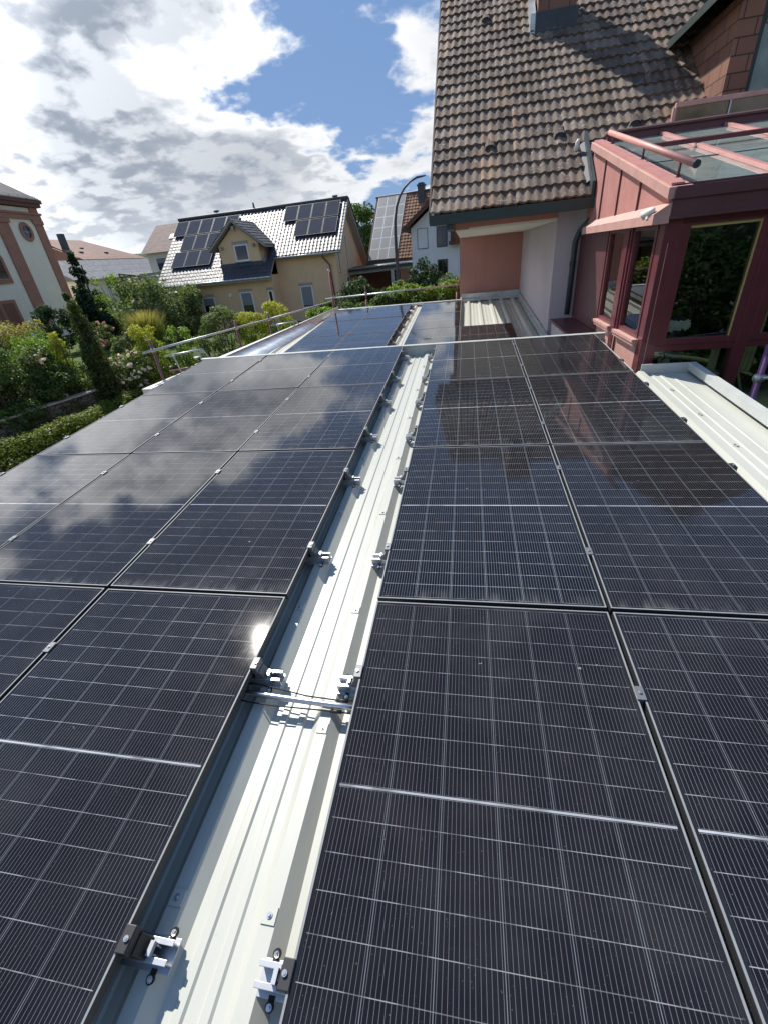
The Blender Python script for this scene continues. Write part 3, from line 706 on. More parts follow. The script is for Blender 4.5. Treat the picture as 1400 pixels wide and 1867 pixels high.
# ------------------------------------------------------------------ conservatory
cv = thing('conservatory', 'maroon framed conservatory with glass roof beside the white ribbed roof', 'conservatory', (4.6, 6, -3.05))
def C(name, mb, m, par=None, **k): return P(name, mb, m, par or cv, **k)
X0, YF, XE = 2.50, 4.15, 7.4
C('corner_post', MB().box(2.50, 2.665, 4.13, 4.30, -1.0, 1.63), M_maroon, bevel=.006)
C('corner_seal', MB().box(2.557, 2.562, 4.124, 4.13, -.05, 1.42), M_rosel)
for i, (a, b) in enumerate(((3.50, 3.63), (4.50, 4.63), (5.5, 5.63), (6.5, 6.63), (7.3, 7.4))):
    C('post', MB().box(a, b, 4.135, 4.28, -1.0, 1.63), M_maroon, bevel=.006)
bays = ((2.665, 3.50), (3.63, 4.50), (4.63, 5.5), (5.63, 6.5), (6.63, 7.3))
for a, b in bays:
    f = MB().box(a, b, 4.15, 4.26, .30, .37).box(a, b, 4.16, 4.25, 1.585, 1.63)
    C('transom', f, M_maroon)
    s = MB().box(a, a+.095, 4.14, 4.22, .372, 1.585).box(b-.085, b, 4.14, 4.22, .372, 1.585).box(a+.095, b-.085, 4.141, 4.219, .372, .44).box(a+.095, b-.085, 4.141, 4.219, 1.56, 1.584)
    w_ = C('window_sash', s, M_maroon, bevel=.004)
    C('glass_pane', MB().box(a+.09, b-.08, 4.178, 4.184, .43, 1.57), M_glass, w_)
    C('seal', MB().box(b-.088, b-.0855, 4.139, 4.176, .44, 1.56).box(a+.095, b-.088, 4.17, 4.177, 1.535, 1.56), M_gold, w_)
    C('lower_pane', MB().box(a, b, 4.19, 4.196, -.92, .30), M_glass)
C('bottom_rail', MB().box(2.665, 7.3, 4.14, 4.27, -1.02, -.92), M_maroon)
# inner pilaster seen through the glass
C('inner_post', MB().box(3.40, 3.47, 4.34, 4.40, -1.0, .29), M_yell)
# fascia and front gutter
C('fascia', MB().box(2.485, XE, 4.06, 4.13, 1.632, 1.83).box(2.50, XE, 4.03, 4.062, 1.80, 1.905).box(2.5, XE, 4.10, 4.16, 1.90, 1.93).box(2.49, XE, 4.045, 4.06, 1.632, 1.66), M_purple, bevel=.004)
gzv = lambda y: 1.90+(y-4.15)*.2548
# side wall
sd = MB().box(2.50, 2.56, 6.20, 8.0, .25, 1.60).box(2.50, 2.56, 4.301, 6.199, -1.0, .40)
C('side_panel', sd, M_rosel)
C('side_panel', MB().box(2.485, 2.499, 6.20, 8.0, .25, 1.60), M_purple)
for a, b in ((4.30, 5.08), (5.40, 6.15)):
    f = MB().box(2.49, 2.56, a, a+.05, .44, 1.60).box(2.49, 2.56, b-.05, b, .44, 1.60).box(2.491, 2.559, a+.05, b-.05, .44, .49).box(2.491, 2.559, a+.05, b-.05, 1.56, 1.60)
    w_ = C('side_window', f, M_maroon, bevel=.003)
    C('glass_pane', MB().box(2.524, 2.53, a+.04, b-.04, .48, 1.57), M_glass, w_)
    C('sill', MB().box(2.43, 2.50, a-.04, b+.04, .40, .435).box(2.445, 2.499, a-.04, b+.04, .36, .40), M_rosel, w_)
C('side_post', MB().box(2.47, 2.56, 5.082, 5.395, .402, 1.60), M_maroon, bevel=.004)
C('side_post', MB().box(2.455, 2.4695, 5.14, 5.25, .02, 1.58), M_maroon, bevel=.004)
# sloped side cladding and cornice
sp = MB().extr([(2.50, 4.16, 1.64), (2.50, 4.16, gzv(4.16)-.04), (2.50, 7.85, gzv(7.85)-.04), (2.50, 7.85, 1.64)], (.05, 0, 0))
C('gable_cladding', sp, M_rose)
for y in (5.15, 6.05, 6.95): C('cladding_seam', MB().box(2.482, 2.4995, y-.014, y+.014, 1.70, gzv(y)-.06), M_purple)
b = MB()
for y0, y1 in ((4.05, 7.30),):
    b.extr([(2.34, y0, 1.60), (2.34, y0, 1.69), (2.495, y0, 1.78), (2.495, y0, 1.60)], (0, y1-y0, 0))
C('side_cornice', b, M_rosel)
C('edge_beam', MB().extr([(2.44, 4.05, gzv(4.05)-.07), (2.44, 4.05, gzv(4.05)+.03), (2.44, 7.86, gzv(7.86)+.03), (2.44, 7.86, gzv(7.86)-.07)], (.22, 0, 0)), M_rosel, bevel=.006)
C('edge_beam', MB().extr([(2.47, 4.10, gzv(4.1)+.031), (2.47, 4.10, gzv(4.1)+.055), (2.47, 7.80, gzv(7.8)+.055), (2.47, 7.80, gzv(7.8)+.031)], (.12, 0, 0)), M_rose)
# glass roof
C('roof_glass', MB().extr([(2.662, 4.12, gzv(4.12)), (2.662, 4.12, gzv(4.12)+.008), (2.662, 7.80, gzv(7.8)+.008), (2.662, 7.80, gzv(7.8))], (4.7, 0, 0)), M_glassr)
for x in (3.46, 4.36, 5.26, 6.16, 7.36):
    C('glazing_bar', MB().extr([(x-.03, 4.12, gzv(4.12)+.009), (x-.03, 4.12, gzv(4.12)+.05), (x-.03, 7.80, gzv(7.8)+.05), (x-.03, 7.80, gzv(7.8)+.009)], (.06, 0, 0)), M_rose, bevel=.004)
for y in (5.55,):
    C('cross_joint', MB().extr([(2.67, y, gzv(y)+.0085), (2.67, y, gzv(y)+.016), (2.67, y+.02, gzv(y)+.021), (2.67, y+.02, gzv(y)+.0135)], (4.6, 0, 0)), M_slated)
C('shade_beam', MB().extr([(2.9, 6.30, gzv(6.3)+.052), (2.9, 6.30, gzv(6.3)+.10), (2.9, 6.36, gzv(6.36)+.10), (2.9, 6.36, gzv(6.36)+.052)], (4.5, 0, 0)), M_maroon)
C('back_upstand', MB().box(2.66, XE, 7.81, 7.90, 2.60, 2.93).box(2.64, XE, 7.76, 7.94, 2.931, 2.955), M_purple)
C('back_cap', MB().box(2.64, XE, 7.755, 7.9, 2.956, 2.97), M_rosel)
# handrail bar above the edge beam
C('roof_rail', MB().tube([(2.60, 7.42, 2.90), (2.60, 3.95, 2.06)], .034, 14), M_rose)
C('rail_cap', MB().tube([(2.60, 3.95, 2.06), (2.60, 3.938, 2.057)], .0355, 14), M_slated)
for y in (7.2, 5.62, 4.35):
    C('rail_post', MB().tube([(2.60, y, gzv(y)+.03), (2.60, y, 2.06+(y-3.95)*.242)], .014, 8).tube([(2.60, y, gzv(y)+.05), (2.60, y, gzv(y)+.062)], .034, 10), M_purple)
# raised skylight flap
C('skylight_flap', MB().box(3.66, 5.15, 7.99, 8.05, 3.17, 3.235).box(3.63, 3.68, 7.99, 8.05, 2.95, 3.17).box(3.66, 5.15, 7.99, 8.05, 2.93, 2.972), M_rosel, bevel=.004)
C('flap_glass', MB().box(3.68, 5.15, 8.01, 8.02, 2.972, 3.17), M_glassb)
C('flap_hinge', MB().box(4.42, 4.44, 7.985, 7.99, 2.97, 3.17), M_alu)
C('ledge', MB().box(2.06, 2.484, 5.6, 7.85, .205, .245), M_purple)
C('ledge_wall', MB().box(2.10, 2.484, 5.62, 7.84, -.8, .204), M_lilac)
C('floor', MB().box(2.6, 7.3, 4.3, 8.0, -1.05, -.92), M_floor)
C('end_wall', MB().box(7.30, 7.4, 4.29, 8.0, -1.0, 1.9), M_black)  # interior darkness put into the wall colour here too
# cream lamp on the cornice
lp = MB().tube([(2.355, 4.44, 1.700), (2.35, 4.40, 1.708), (2.35, 4.16, 1.728), (2.355, 4.11, 1.73)], [.015, .036, .036, .014], 12)
tag(build('outdoor_lamp', lp.add(MB().box(2.33, 2.37, 4.2, 4.26, 1.66, 1.70)), M_wpl), 'oval cream outdoor lamp on the cornice at the conservatory corner', 'lamp')
# table, orchid, chair, stool inside
tb = thing('garden_table', 'round cream table with glass top inside the conservatory', 'table', (3.2, 4.9, -.92))
N_ = 28; rg = [(3.2+.46*cos(2*pi*k/N_), 4.9+.46*sin(2*pi*k/N_), -.03) for k in range(N_+1)]
P('table_rim', MB().tube(rg, .024, 8, cap=False), M_yell, tb)
P('table_top', MB().extr([(3.2+.445*cos(2*pi*k/N_), 4.9+.445*sin(2*pi*k/N_), -.035) for k in range(N_)], (0, 0, .008)), M_glass, tb)
for k in range(4):
    a = pi/4+k*pi/2
    P('leg', MB().tube([(3.2+.44*cos(a), 4.9+.44*sin(a), -.04), (3.2+.30*cos(a), 4.9+.30*sin(a), -.35), (3.2+.22*cos(a), 4.9+.22*sin(a), -.6), (3.2+.36*cos(a), 4.9+.36*sin(a), -.92)], .016, 8), M_yell, tb)
orc = thing('orchid', 'white orchid in a pot on the round conservatory table', 'plant', (2.98, 4.62, -.02))
P('pot', MB().tube([(2.98, 4.62, -.02), (2.98, 4.62, .10)], [.05, .07], 14), M_wpl, orc)
stm = [[(2.98, 4.62, .09), (2.94+.03*s, 4.58, .34), (2.93+.07*s, 4.48, .53), (2.97+.12*s, 4.42, .56)] for s in (-.4, .3, .8)]
sb = MB()
for q in stm: sb.tube(q, .004, 6)
P('stem', sb, L_green if False else mat('plant_stem', (.06, .10, .03), .7), orc)
fb = MB(); rr = random.Random(5)
for i in range(26):
    c = Vector((2.86+.22*rr.random(), 4.38+.07*rr.random(), .49+.09*rr.random())); a0 = rr.random()*6
    for k in range(5):
        a = a0+k*2*pi/5; t = Vector((cos(a), -.3+.2*rr.random(), sin(a))); u = Vector((-sin(a), 0, cos(a)))
        fb.quad(c, c+t*.022+u*.014, c+t*.036, c+t*.022-u*.014)
P('blossom', fb, mat('orchid_white', (.9, .89, .86), .9), orc)
lf = MB()
for k in range(6):
    a = k*1.05; d = Vector((cos(a), sin(a), 0)); e = Vector((-sin(a), cos(a), 0)); c = Vector((2.98, 4.62, .10))
    lf.quad(c, c+d*.07+e*.025+Vector((0, 0, .03)), c+d*.15+Vector((0, 0, .0)), c+d*.07-e*.025+Vector((0, 0, .03)))
P('leaf', lf, mat('plant_leaf', (.04, .09, .02), .5), orc)
fc = thing('folding_chair', 'cream folding garden chair leaning inside the conservatory behind the second pane', 'chair', (4.0, 4.85, -.92))
bk = MB()
for k in range(5): bk.box(3.87+k*.052, 3.87+k*.052+.043, 4.80+.01, 4.825, -.15, .60+.03*sin(k*.78))
P('backrest', bk.box(3.86, 4.13, 4.826, 4.84, -.1, -.05).box(3.86, 4.13, 4.826, 4.84, .35, .40), M_yell, fc)
P('leg', MB().tube([(3.76, 4.72, -.92), (4.02, 4.86, -.1), (4.10, 4.88, .1)], .017, 8), M_yell, fc)
P('leg', MB().tube([(4.26, 4.72, -.92), (4.0, 4.88, -.1), (3.90, 4.88, .1)], .017, 8), M_yell, fc)
P('seat', MB().box(3.84, 4.16, 4.86, 5.22, -.50, -.475), M_yell, fc)
P('armrest', MB().tube([(3.84, 4.82, -.2), (3.84, 5.1, -.22)], .018, 8).tube([(4.16, 4.82, -.2), (4.16, 5.1, -.22)], .018, 8), M_yell, fc)
st = thing('stool', 'round pale stool on the conservatory floor before the table', 'stool', (3.72, 4.7, -.92))
P('seat', MB().tube([(3.72, 4.7, -.47), (3.72, 4.7, -.43)], .19, 24), M_wgrey, st)
for k in range(3):
    a = k*2.1+.4; P('leg', MB().tube([(3.72+.12*cos(a), 4.7+.12*sin(a), -.47), (3.72+.17*cos(a), 4.7+.17*sin(a), -.92)], .012, 8), M_yell, st)
# ------------------------------------------------------------------ scaffolding
def joint(par, q, r=.036): P('coupler', MB().tube([(q[0]-.035, q[1], q[2]), (q[0]+.035, q[1], q[2])], r, 10).tube([(q[0], q[1], q[2]-.035), (q[0], q[1], q[2]+.035)], r, 10), M_galv, par)
s1 = thing('scaffold', 'red and galvanised scaffold guard rail along the left roof edge', 'scaffold', (-5.4, 7, -3.0))
SX = lambda y: -5.60+(y-6.4)*.197
pts = [(6.35, .60), (8.95, .58), (10.35, .56)]
for i, (y, zt) in enumerate(pts):
    x = SX(y); P('standard', MB().tube([(x, y, -3.0), (x, y, zt)], .027, 10), M_red, s1); joint(s1, (x, y, .40+.0*i))
P('guard_rail', MB().tube([(SX(6.1), 6.1, .40), (SX(10.6), 10.6, .41)], .021, 10), M_galv, s1)
P('guard_rail', MB().tube([(SX(9.8)-.03, 9.8, .40), (SX(14.25)-.03, 14.25, .44)], .021, 10), M_galv, s1)
P('toe_rail', MB().tube([(SX(7.0)+.25, 7.0, -.32), (SX(11.2)+.25, 11.2, -.25)], .024, 10), M_red, s1)
P('deck', MB().hexa([(SX(5.5)-.75, 5.5, -.86), (SX(5.5)-.05, 5.5, -.86), (SX(14)-.05, 14, -.86), (SX(14)-.75, 14, -.86)], [(SX(5.5)-.75, 5.5, -.82), (SX(5.5)-.05, 5.5, -.82), (SX(14)-.05, 14, -.82), (SX(14)-.75, 14, -.82)]), M_wood, s1)
for y in (6.5, 10.3):
    x = SX(y)
    P('side_bracket', MB().tube([(x+.02, y+.05, .24), (x+.62, y+.5, .26), (x+.70, y+.55, .08)], .018, 8).tube([(x+.18, y+.12, .24), (x+.22, y+.15, -.1)], .016, 8).tube([(x+.55, y+.45, .25), (x+.57, y+.46, .0)], .016, 8), M_galv, s1)
    P('side_bracket', MB().tube([(x+.02, y+.05, -.06), (x+.75, y+.55, -.04)], .02, 8), M_red, s1)
s2 = thing('scaffold', 'scaffold guard rail with short red posts across the far end of the lower roof', 'scaffold', (-1.9, 14.2, -2.9))
P('standard', MB().tube([(-4.04, 14.2, -2.9), (-4.04, 14.2, 1.42)], .034, 10), M_red, s2); joint(s2, (-4.04, 14.2, 1.36), .045); joint(s2, (-4.0, 14.2, .56), .05)
for x in (-2.88, .14): P('standard', MB().tube([(x, 14.2, -2.9), (x, 14.2, .40)], .032, 10).tube([(x, 14.2, .40), (x, 14.2, .82)], .024, 10), M_red, s2); joint(s2, (x, 14.2, .60))
P('guard_rail', MB().tube([(-4.3, 14.17, .53), (.25, 14.17, .61)], .024, 10), M_galv, s2)
s3 = thing('scaffold', 'violet scaffold post with grey brace at the right edge of the roof', 'scaffold', (3.29, 3.1, -3.0))
P('standard', MB().tube([(3.29, 3.15, -3.0), (3.29, 3.15, .52)], .030, 14), M_viol, s3); joint(s3, (3.29, 3.15, .21), .042); joint(s3, (3.29, 3.15, -.13), .042)
P('brace', MB().tube([(3.33, 3.12, -.12), (3.75, 2.0, -.9)], .026, 10), M_galv, s3)
P('guard_rail', MB().tube([(3.30, 3.12, .22), (4.3, 2.95, .26)], .022, 10), M_galv, s3)
P('deck', MB().box(3.4, 4.05, -1.6, 3.25, -1.25, -1.21), M_wood, s3)
# ------------------------------------------------------------------ beige house
bh = thing('beige_house', 'beige two-storey house with glazed black roof tiles, gabled dormer and two groups of solar modules', 'house', (-16, 39, -2.3))
p38 = math.atan(.78); by = lambda z: 33.3+(z-1.19)/.78; bz = lambda y: 1.19+.78*(y-33.3)
ridge_y, ridge_z = 39.3, 5.87
cutb = lambda x, s: not (-18.6 < x-8.9 < -14.7 and by(1.19)+s*cos(p38) > 34.5 and s*cos(p38)+33.3 < 37.4 and abs((x-8.9)+16.65) < 2.0-.0*s)
tile_part('front_roof', tiles(-23.75, -14.1, (ridge_y-33.3)/cos(p38), (0, 33.3, 1.21), p38, tw=.30, ex=.36, rolls=1, seed=21, res=5, lift=.022, rollh=.030, cut=lambda x, s: not (abs(x+16.6) < 1.75 and .95 < s*cos(p38) < 2.6)), M_tileg, bh)
tile_part('front_roof', tiles(-14.1, -8.85, (ridge_y-34.85)/cos(p38), (0, 34.85, bz(34.85)+.02), p38, tw=.30, ex=.36, rolls=1, seed=22, res=5, lift=.022, rollh=.030), M_tileg, bh)
P('roof_deck', MB().extr([(-23.75, 33.32, 1.10), (-23.75, ridge_y, ridge_z-.10), (-23.75, 46.4, .50), (-23.75, 46.4, .32), (-23.75, ridge_y, ridge_z-.30), (-23.75, 33.32, .95)], (9.64, 0, 0))
  .extr([(-14.10, 34.87, bz(34.87)-.08), (-14.10, ridge_y, ridge_z-.10), (-14.1, 46.4, .50), (-14.1, 46.4, .32), (-14.1, ridge_y, ridge_z-.30), (-14.1, 34.87, bz(34.87)-.22)], (5.25, 0, 0)), M_wgrey, bh)
P('ridge_cap', MB().tube([(-23.8, ridge_y, ridge_z+.06), (-8.8, ridge_y, ridge_z+.06)], .14, 8), M_tiled, bh)
P('verge_board', MB().extr([(-8.86, 34.8, bz(34.8)-.22), (-8.86, ridge_y, ridge_z-.22), (-8.86, 46.45, .30), (-8.86, 46.45, .50), (-8.86, ridge_y, ridge_z+.03), (-8.86, 34.8, bz(34.8)+.04)], (.05, 0, 0)), M_wgrey, bh)
P('roof_edge', MB().extr([(-8.87, ridge_y, ridge_z+.04), (-8.87, 46.5, .50), (-8.87, 46.5, .58), (-8.87, ridge_y, ridge_z+.12)], (.14, 0, 0)), M_tiled, bh)
P('gutter', MB().tube([(-23.7, 33.24, 1.13), (-14.1, 33.24, 1.13)], .07, 8).tube([(-14.1, 34.79, bz(34.8)-.06), (-8.9, 34.79, bz(34.8)-.06)], .07, 8), M_zinc, bh)
P('wall', MB().box(-22.5, -14.25, 33.95, 38, -3., 1.25).box(-22.5, -9.4, 35.4, 45.6, -3., 1.0)
  .extr([(-9.68, 35.41, 1.001), (-9.68, 35.41, bz(35.4)-.15), (-9.68, ridge_y, ridge_z-.3), (-9.68, 45.59, 1.0)], (.28, 0, 0)).extr([(-22.5, 35.41, 1.001), (-22.5, 35.41, bz(35.4)-.15), (-22.5, ridge_y, ridge_z-.3), (-22.5, 45.59, 1.0)], (.28, 0, 0)).box(-14.249, -9.69, 35.401, 35.6, 1.001, bz(35.4)-.16), M_beige, bh)
for a in ((-20.5, -19.4, -1.15, .12, .45), (-17.15, -16.1, -1.35, .26, .6), (-14.78, -14.36, -1.1, .22, .0)):
    wallwin(bh, '', a[0], a[1], a[2], a[3], 33.95, frame=.09, blind=a[4], hood=True)
wallwin(bh, '', -12.62, -11.6, -1.35, .24, 35.4, frame=.08, blind=.93, hood=True)
for y0, zb in ((38.9, 1.0), (36.15, .95)):
    for off in (0,):
        wallwin(bh, '', y0, y0+.42, zb, zb+2.5, -9.40, 'x', 1, frame=.05)
wallwin(bh, '', 38.3, 39.1, -.6, .5, -9.40, 'x', 1, frame=.05)
P('wall_lamp', MB().tube([(-17.95, 33.95, .12), (-17.95, 33.85, .12)], .14, 12), M_wpl, bh)
P('downpipe', MB().tube([(-22.7, 33.3, 1.05), (-22.75, 33.7, .75), (-22.55, 33.86, .45), (-22.5, 33.86, -2.9)], .055, 8), M_copper, bh)
P('downpipe', MB().tube([(-10.3, 34.85, 2.3), (-10.3, 35.2, 2.0), (-9.9, 35.3, 1.5), (-9.75, 35.32, -2.9)], .055, 8), M_copper, bh)
dr = P('dormer', MB().box(-18.25, -15.0, 34.45, 37.6, 2.12, 3.45), M_beige, bh)
P('gable_front', MB().extr([(-18.25, 34.452, 3.451), (-16.62, 34.452, 4.72), (-15.0, 34.452, 3.451)], (0, .2, 0)), M_beige, dr)
for s, nm in ((-1, 0), (1, 1)):
    ex_ = -16.62+s*2.30; zt, ze = 5.02, 3.25
    poly = [(-16.62, 34.02, zt-.14), (ex_, 34.02, ze-.14), (ex_, 34.02, ze), (-16.62, 34.02, zt)]
    P('bargeboard', MB().extr(poly, (0, .07, 0)), M_wgrey, dr)
    P('dormer_deck', MB().extr([(a, 34.1, b-.02) for a, _, b in poly], (0, 3.9 if s > 0 else 3.9, 0)), M_wgrey, dr)
    L = math.hypot(2.3, zt-ze); pt = math.atan2(zt-ze, 2.3)
    me = tiles(0, 4.2, L, (0, 0, 0), pt, tw=.30, ex=.34, rolls=1, res=5, seed=31+nm, rollh=.022)
    me.transform(Matrix.Translation((ex_, 34.0 if s > 0 else 38.2, ze+.01)) @ (Matrix.Rotation(radians(90), 4, 'Z') if s > 0 else Matrix.Rotation(radians(-90), 4, 'Z')))
    tile_part('dormer_tiles', me, M_tiled, dr)
P('bracket', MB().box(-18.0, -17.86, 34.05, 34.45, 3.2, 3.4).box(-15.4, -15.26, 34.05, 34.45, 3.2, 3.4).box(-16.7, -16.54, 34.05, 34.45, 4.35, 4.6), M_wgrey, dr)
P('apron', MB().extr([(-18.4, 34.30, 2.02), (-14.85, 34.30, 2.02), (-14.85, 34.44, 2.26), (-18.4, 34.44, 2.26)], (0, .02, .0)), M_slated, dr)
wallwin(dr, '', -17.02, -15.88, 2.33, 3.45, 34.45, frame=.10, blind=0, hood=True)
P('dormer_foot_strip', MB().box(-18.4, -14.9, 34.46, 34.5, 2.0, 2.12), M_slated, dr)  # dark strip along the foot of the dormer wall
def pvtile(x, y, n_up=1):  # module lying on the beige roof, lower left corner at (x,y)
    dy, dz = cos(p38), sin(p38); z = bz(y)+.19; L = 1.72
    q = P('module', MB().hexa([(x, y, z-.03), (x+1.11, y, z-.03), (x+1.11, y+L*dy, z-.03+L*dz), (x, y+L*dy, z-.03+L*dz)], [(x, y-.02, z), (x+1.11, y-.02, z), (x+1.11, y-.02+L*dy, z+L*dz), (x, y-.02+L*dy, z+L*dz)]), M_frame, pvg)
    e = .03; P('cell_area', MB().quad((x+e, y-.02+e*dy, z+.004+e*dz), (x+1.11-e, y-.02+e*dy, z+.004+e*dz), (x+1.11-e, y-.02+(L-e)*dy, z+.004+(L-e)*dz), (x+e, y-.02+(L-e)*dy, z+.004+(L-e)*dz)), M_farpv, q)
def farpv_fn(nt, co, bs):
    bs.inputs['Coat Roughness'].default_value = .03; bs.inputs['Coat IOR'].default_value = 1.4
    return nt.mix(nt.noise(co, 3., 3, .5), (.055, .054, .060), (.085, .082, .090))
M_farpv = mat('far_module_glass', None, 1., coat=1., fn=farpv_fn, spec=0.)
pvg = thing('solar_modules', 'eleven solar modules on the black tiled roof left of the dormer', 'solar modules', (-21, 36, 2))
for k in range(3): pvtile(-22.85+k*1.15, 34.60)
for k in range(3): pvtile(-22.55+k*1.15, 36.05)
for k in range(5): pvtile(-23.65+k*1.15, 37.50)
pvg = thing('solar_modules', 'group of seven solar modules on the right part of the black tiled roof', 'solar modules', (-11, 37, 3.5))
for k in range(3): pvtile(-12.75+k*1.15, 36.20)
for k in range(4): pvtile(-13.9+k*1.15, 37.66)
for x, h in ((-20.3, .45), (-16.9, .75), (-9.9, .35)): P('roof_vent', MB().box(x-.06, x+.06, ridge_y+.2, ridge_y+.32, ridge_z-.3, ridge_z+.1+h*.4).box(x-.2 if h < .7 else x-.04, x+.2 if h < .7 else x+.04, ridge_y+.18, ridge_y+.34, ridge_z+.1+h*.4, ridge_z+.14+h*.6), M_slated, bh)
# terrace of the beige house
pgl = thing('pergola', 'dark terrace shelter with pale posts at the left end of the beige house', 'pergola', (-24, 36, -2.3))
P('roof', MB().box(-25.2, -22.7, 34.2, 38, .55, .68), M_wgrey, pgl)
for x in (-25.0, -23.4): P('post', MB().box(x, x+.12, 34.3, 34.42, -2.4, .55), M_wgrey, pgl)
P('back_wall', MB().box(-25.2, -22.6, 37.8, 38, -2.5, .54), M_black, pgl)
ps = thing('parasol', 'closed white parasol standing on the terrace left of the beige house', 'parasol', (-23.5, 34, -2.3))
P('pole', MB().tube([(-23.5, 33.9, -2.4), (-23.5, 33.9, .3)], .03, 8), M_galv, ps)
P('cloth', MB().tube([(-23.5, 33.9, .25), (-23.5, 33.9, -.3), (-23.48, 33.9, -1.0), (-23.45, 33.9, -1.35)], [.04, .13, .19, .10], 10), M_wpl, ps)
gb = thing('garden_bench', 'dark garden bench and table on the lawn before the terrace', 'bench', (-24, 32.5, -2.3))
P('seat', MB().box(-24.8, -23.2, 32.3, 32.8, -1.75, -1.68), M_wood, gb); P('backrest', MB().box(-24.8, -23.2, 32.75, 32.8, -1.6, -1.25), M_wood, gb)
for x in (-24.7, -23.35): P('leg', MB().box(x, x+.08, 32.35, 32.75, -2.35, -1.75), M_wood, gb)
# ------------------------------------------------------------------ white house with carport (frame rotated by -8.5 degrees)
A = radians(-8.5); ux, uy = cos(A), sin(A)
def WL(a, b, z): return (-8.2+a*ux-b*uy*1.0, 42.3+a*uy+b*ux, z)   # a along the eave, b up the roof
def wl(mb): return mb.xf(WL)
wh = thing('white_house', 'white rendered house with clay tiles, a steep module-covered roof and dark chimney behind the hedge', 'house', (-4, 42, -2.3))
pw = math.atan2(4.85, 4.35); wz = lambda b: 1.42+b*4.85/4.35
me = tiles(2.62, 8.6, 4.45/cos(pw), (0, -.02, 1.42), pw, tw=.28, ex=.33, rolls=1, res=5, seed=41, rollh=.022)
me.transform(Matrix(((ux, -uy, 0, -8.2), (uy, ux, 0, 42.3), (0, 0, 1, 0), (0, 0, 0, 1)))); tile_part('main_roof', me, M_tiler, wh)
P('roof_deck', wl(MB().extr([(-.25, 0, 1.32), (-.25, 4.45, wz(4.45)-.06), (-.25, 9, 1.2), (-.25, 9, 1.0), (-.25, 4.45, wz(4.45)-.3), (-.25, 0, 1.1)], (9, 0, 0))), M_tileb, wh)
P('ridge_cap', wl(MB().tube([(-.3, 4.45, wz(4.45)+.05), (8.7, 4.45, wz(4.45)+.05)], .1, 8)), M_tiled, wh)
P('wall', wl(MB().box(-.1, 8.6, .5, 8.6, -3, 1.25).extr([(-.1, .5, 1.251), (-.1, 4.45, wz(4.45)-.4), (-.1, 8.6, 1.251)], (.2, 0, 0))), M_brown, wh)
chm = P('chimney', wl(MB().box(3.85, 4.42, 3.6, 4.2, 4.6, 6.75)), M_slated, wh); P('cap', wl(MB().box(3.78, 4.5, 3.55, 4.25, 6.75, 6.86).box(3.9, 4.36, 3.65, 4.15, 6.86, 6.98)), M_slated, chm)
oldpv = thing('solar_modules', 'tall field of pale old solar modules on the steep roof behind the street lamp', 'solar modules', WL(1.2, 2, 3.6))
M_old = mat('old_module_glass', (.20, .195, .185), .5, coat=.5, var=.1)
for c in range(3):
    for r in range(6):
        a0 = c*.875; b0 = .02+r*.735; b1 = b0+.715
        q = P('module', wl(MB().hexa([(a0, b0, wz(b0)+.02), (a0+.86, b0, wz(b0)+.02), (a0+.86, b1, wz(b1)+.02), (a0, b1, wz(b1)+.02)], [(a0, b0-.05, wz(b0)+.09), (a0+.86, b0-.05, wz(b0)+.09), (a0+.86, b1-.05, wz(b1)+.09), (a0, b1-.05, wz(b1)+.09)])), M_wpl, oldpv)
        e = .045; P('cell_area', wl(MB().quad((a0+e, b0-.05+e*.7, wz(b0+e*.7)+.096), (a0+.86-e, b0-.05+e*.7, wz(b0+e*.7)+.096), (a0+.86-e, b1-.05-e*.7, wz(b1-e*.7)+.096), (a0+e, b1-.05-e*.7, wz(b1-e*.7)+.096))), M_old, q)
# front wing
wg = P('wing', MB().extr([(-3.86, 38.3, -3), (-3.86, 38.3, 3.35), (-1.0, 38.3, 5.45), (1.9, 38.3, 3.35), (1.9, 38.3, -3)], (0, 5, 0)), M_whiter, wh)
for s in (-1, 1):
    P('wing_roof', MB().extr([(-1.0, 37.7, 5.72), (-1.0+s*3.45, 37.7, 3.20), (-1.0+s*3.45, 37.7, 3.42), (-1.0, 37.7, 5.94)], (0, 6, 0)), M_tileb, wg)
    P('bargeboard', MB().extr([(-1.0, 37.62, 5.60), (-1.0+s*3.5, 37.62, 3.05), (-1.0+s*3.5, 37.62, 3.40), (-1.0, 37.62, 5.96)], (0, .075, 0)), mat('dark_red_board', (.09, .035, .025), .6, var=.15), wg)
DK = mat('dark_window_frame', (.04, .035, .032), .5)
w1_ = wallwin(wg, '', -3.38, -2.56, 1.92, 3.30, 38.3, frame=.03, blind=.99, m=DK, sill=False)
P('shutter_slats', MB().box(-3.34, -2.60, 38.25, 38.281, 1.97, 3.26), M_whiter, w1_)
wallwin(wg, '', -1.88, -1.05, 1.92, 3.30, 38.3, frame=.06, m=DK, sill=False)
wallwin(wg, '', -1.84, -1.05, -.2, 1.08, 38.3, frame=.07, m=DK, mull=True, sill=False)
bb_ = P('bay', MB().box(-.80, 1.2, 37.75, 38.29, 2.25, 3.75), mat('dark_brown_cladding', (.075, .032, .028), .6, var=.15), wg)
P('bay_base', MB().box(-.92, 1.3, 37.6, 38.28, 2.02, 2.24), MATS['dark_brown_cladding'], bb_)
cpt = thing('carport', 'open carport with grey fascia and brown back wall below the old modules', 'carport', (-6.2, 39.5, -2.3))
P('roof', MB().hexa([(-9.6, 39.0, .78), (-3.4, 38.55, .90), (-3.5, 41.5, .95), (-9.4, 42, .85)], [(-9.6, 39.0, 1.05), (-3.4, 38.55, 1.12), (-3.5, 41.5, 1.2), (-9.4, 42, 1.15)]), M_slated, cpt)
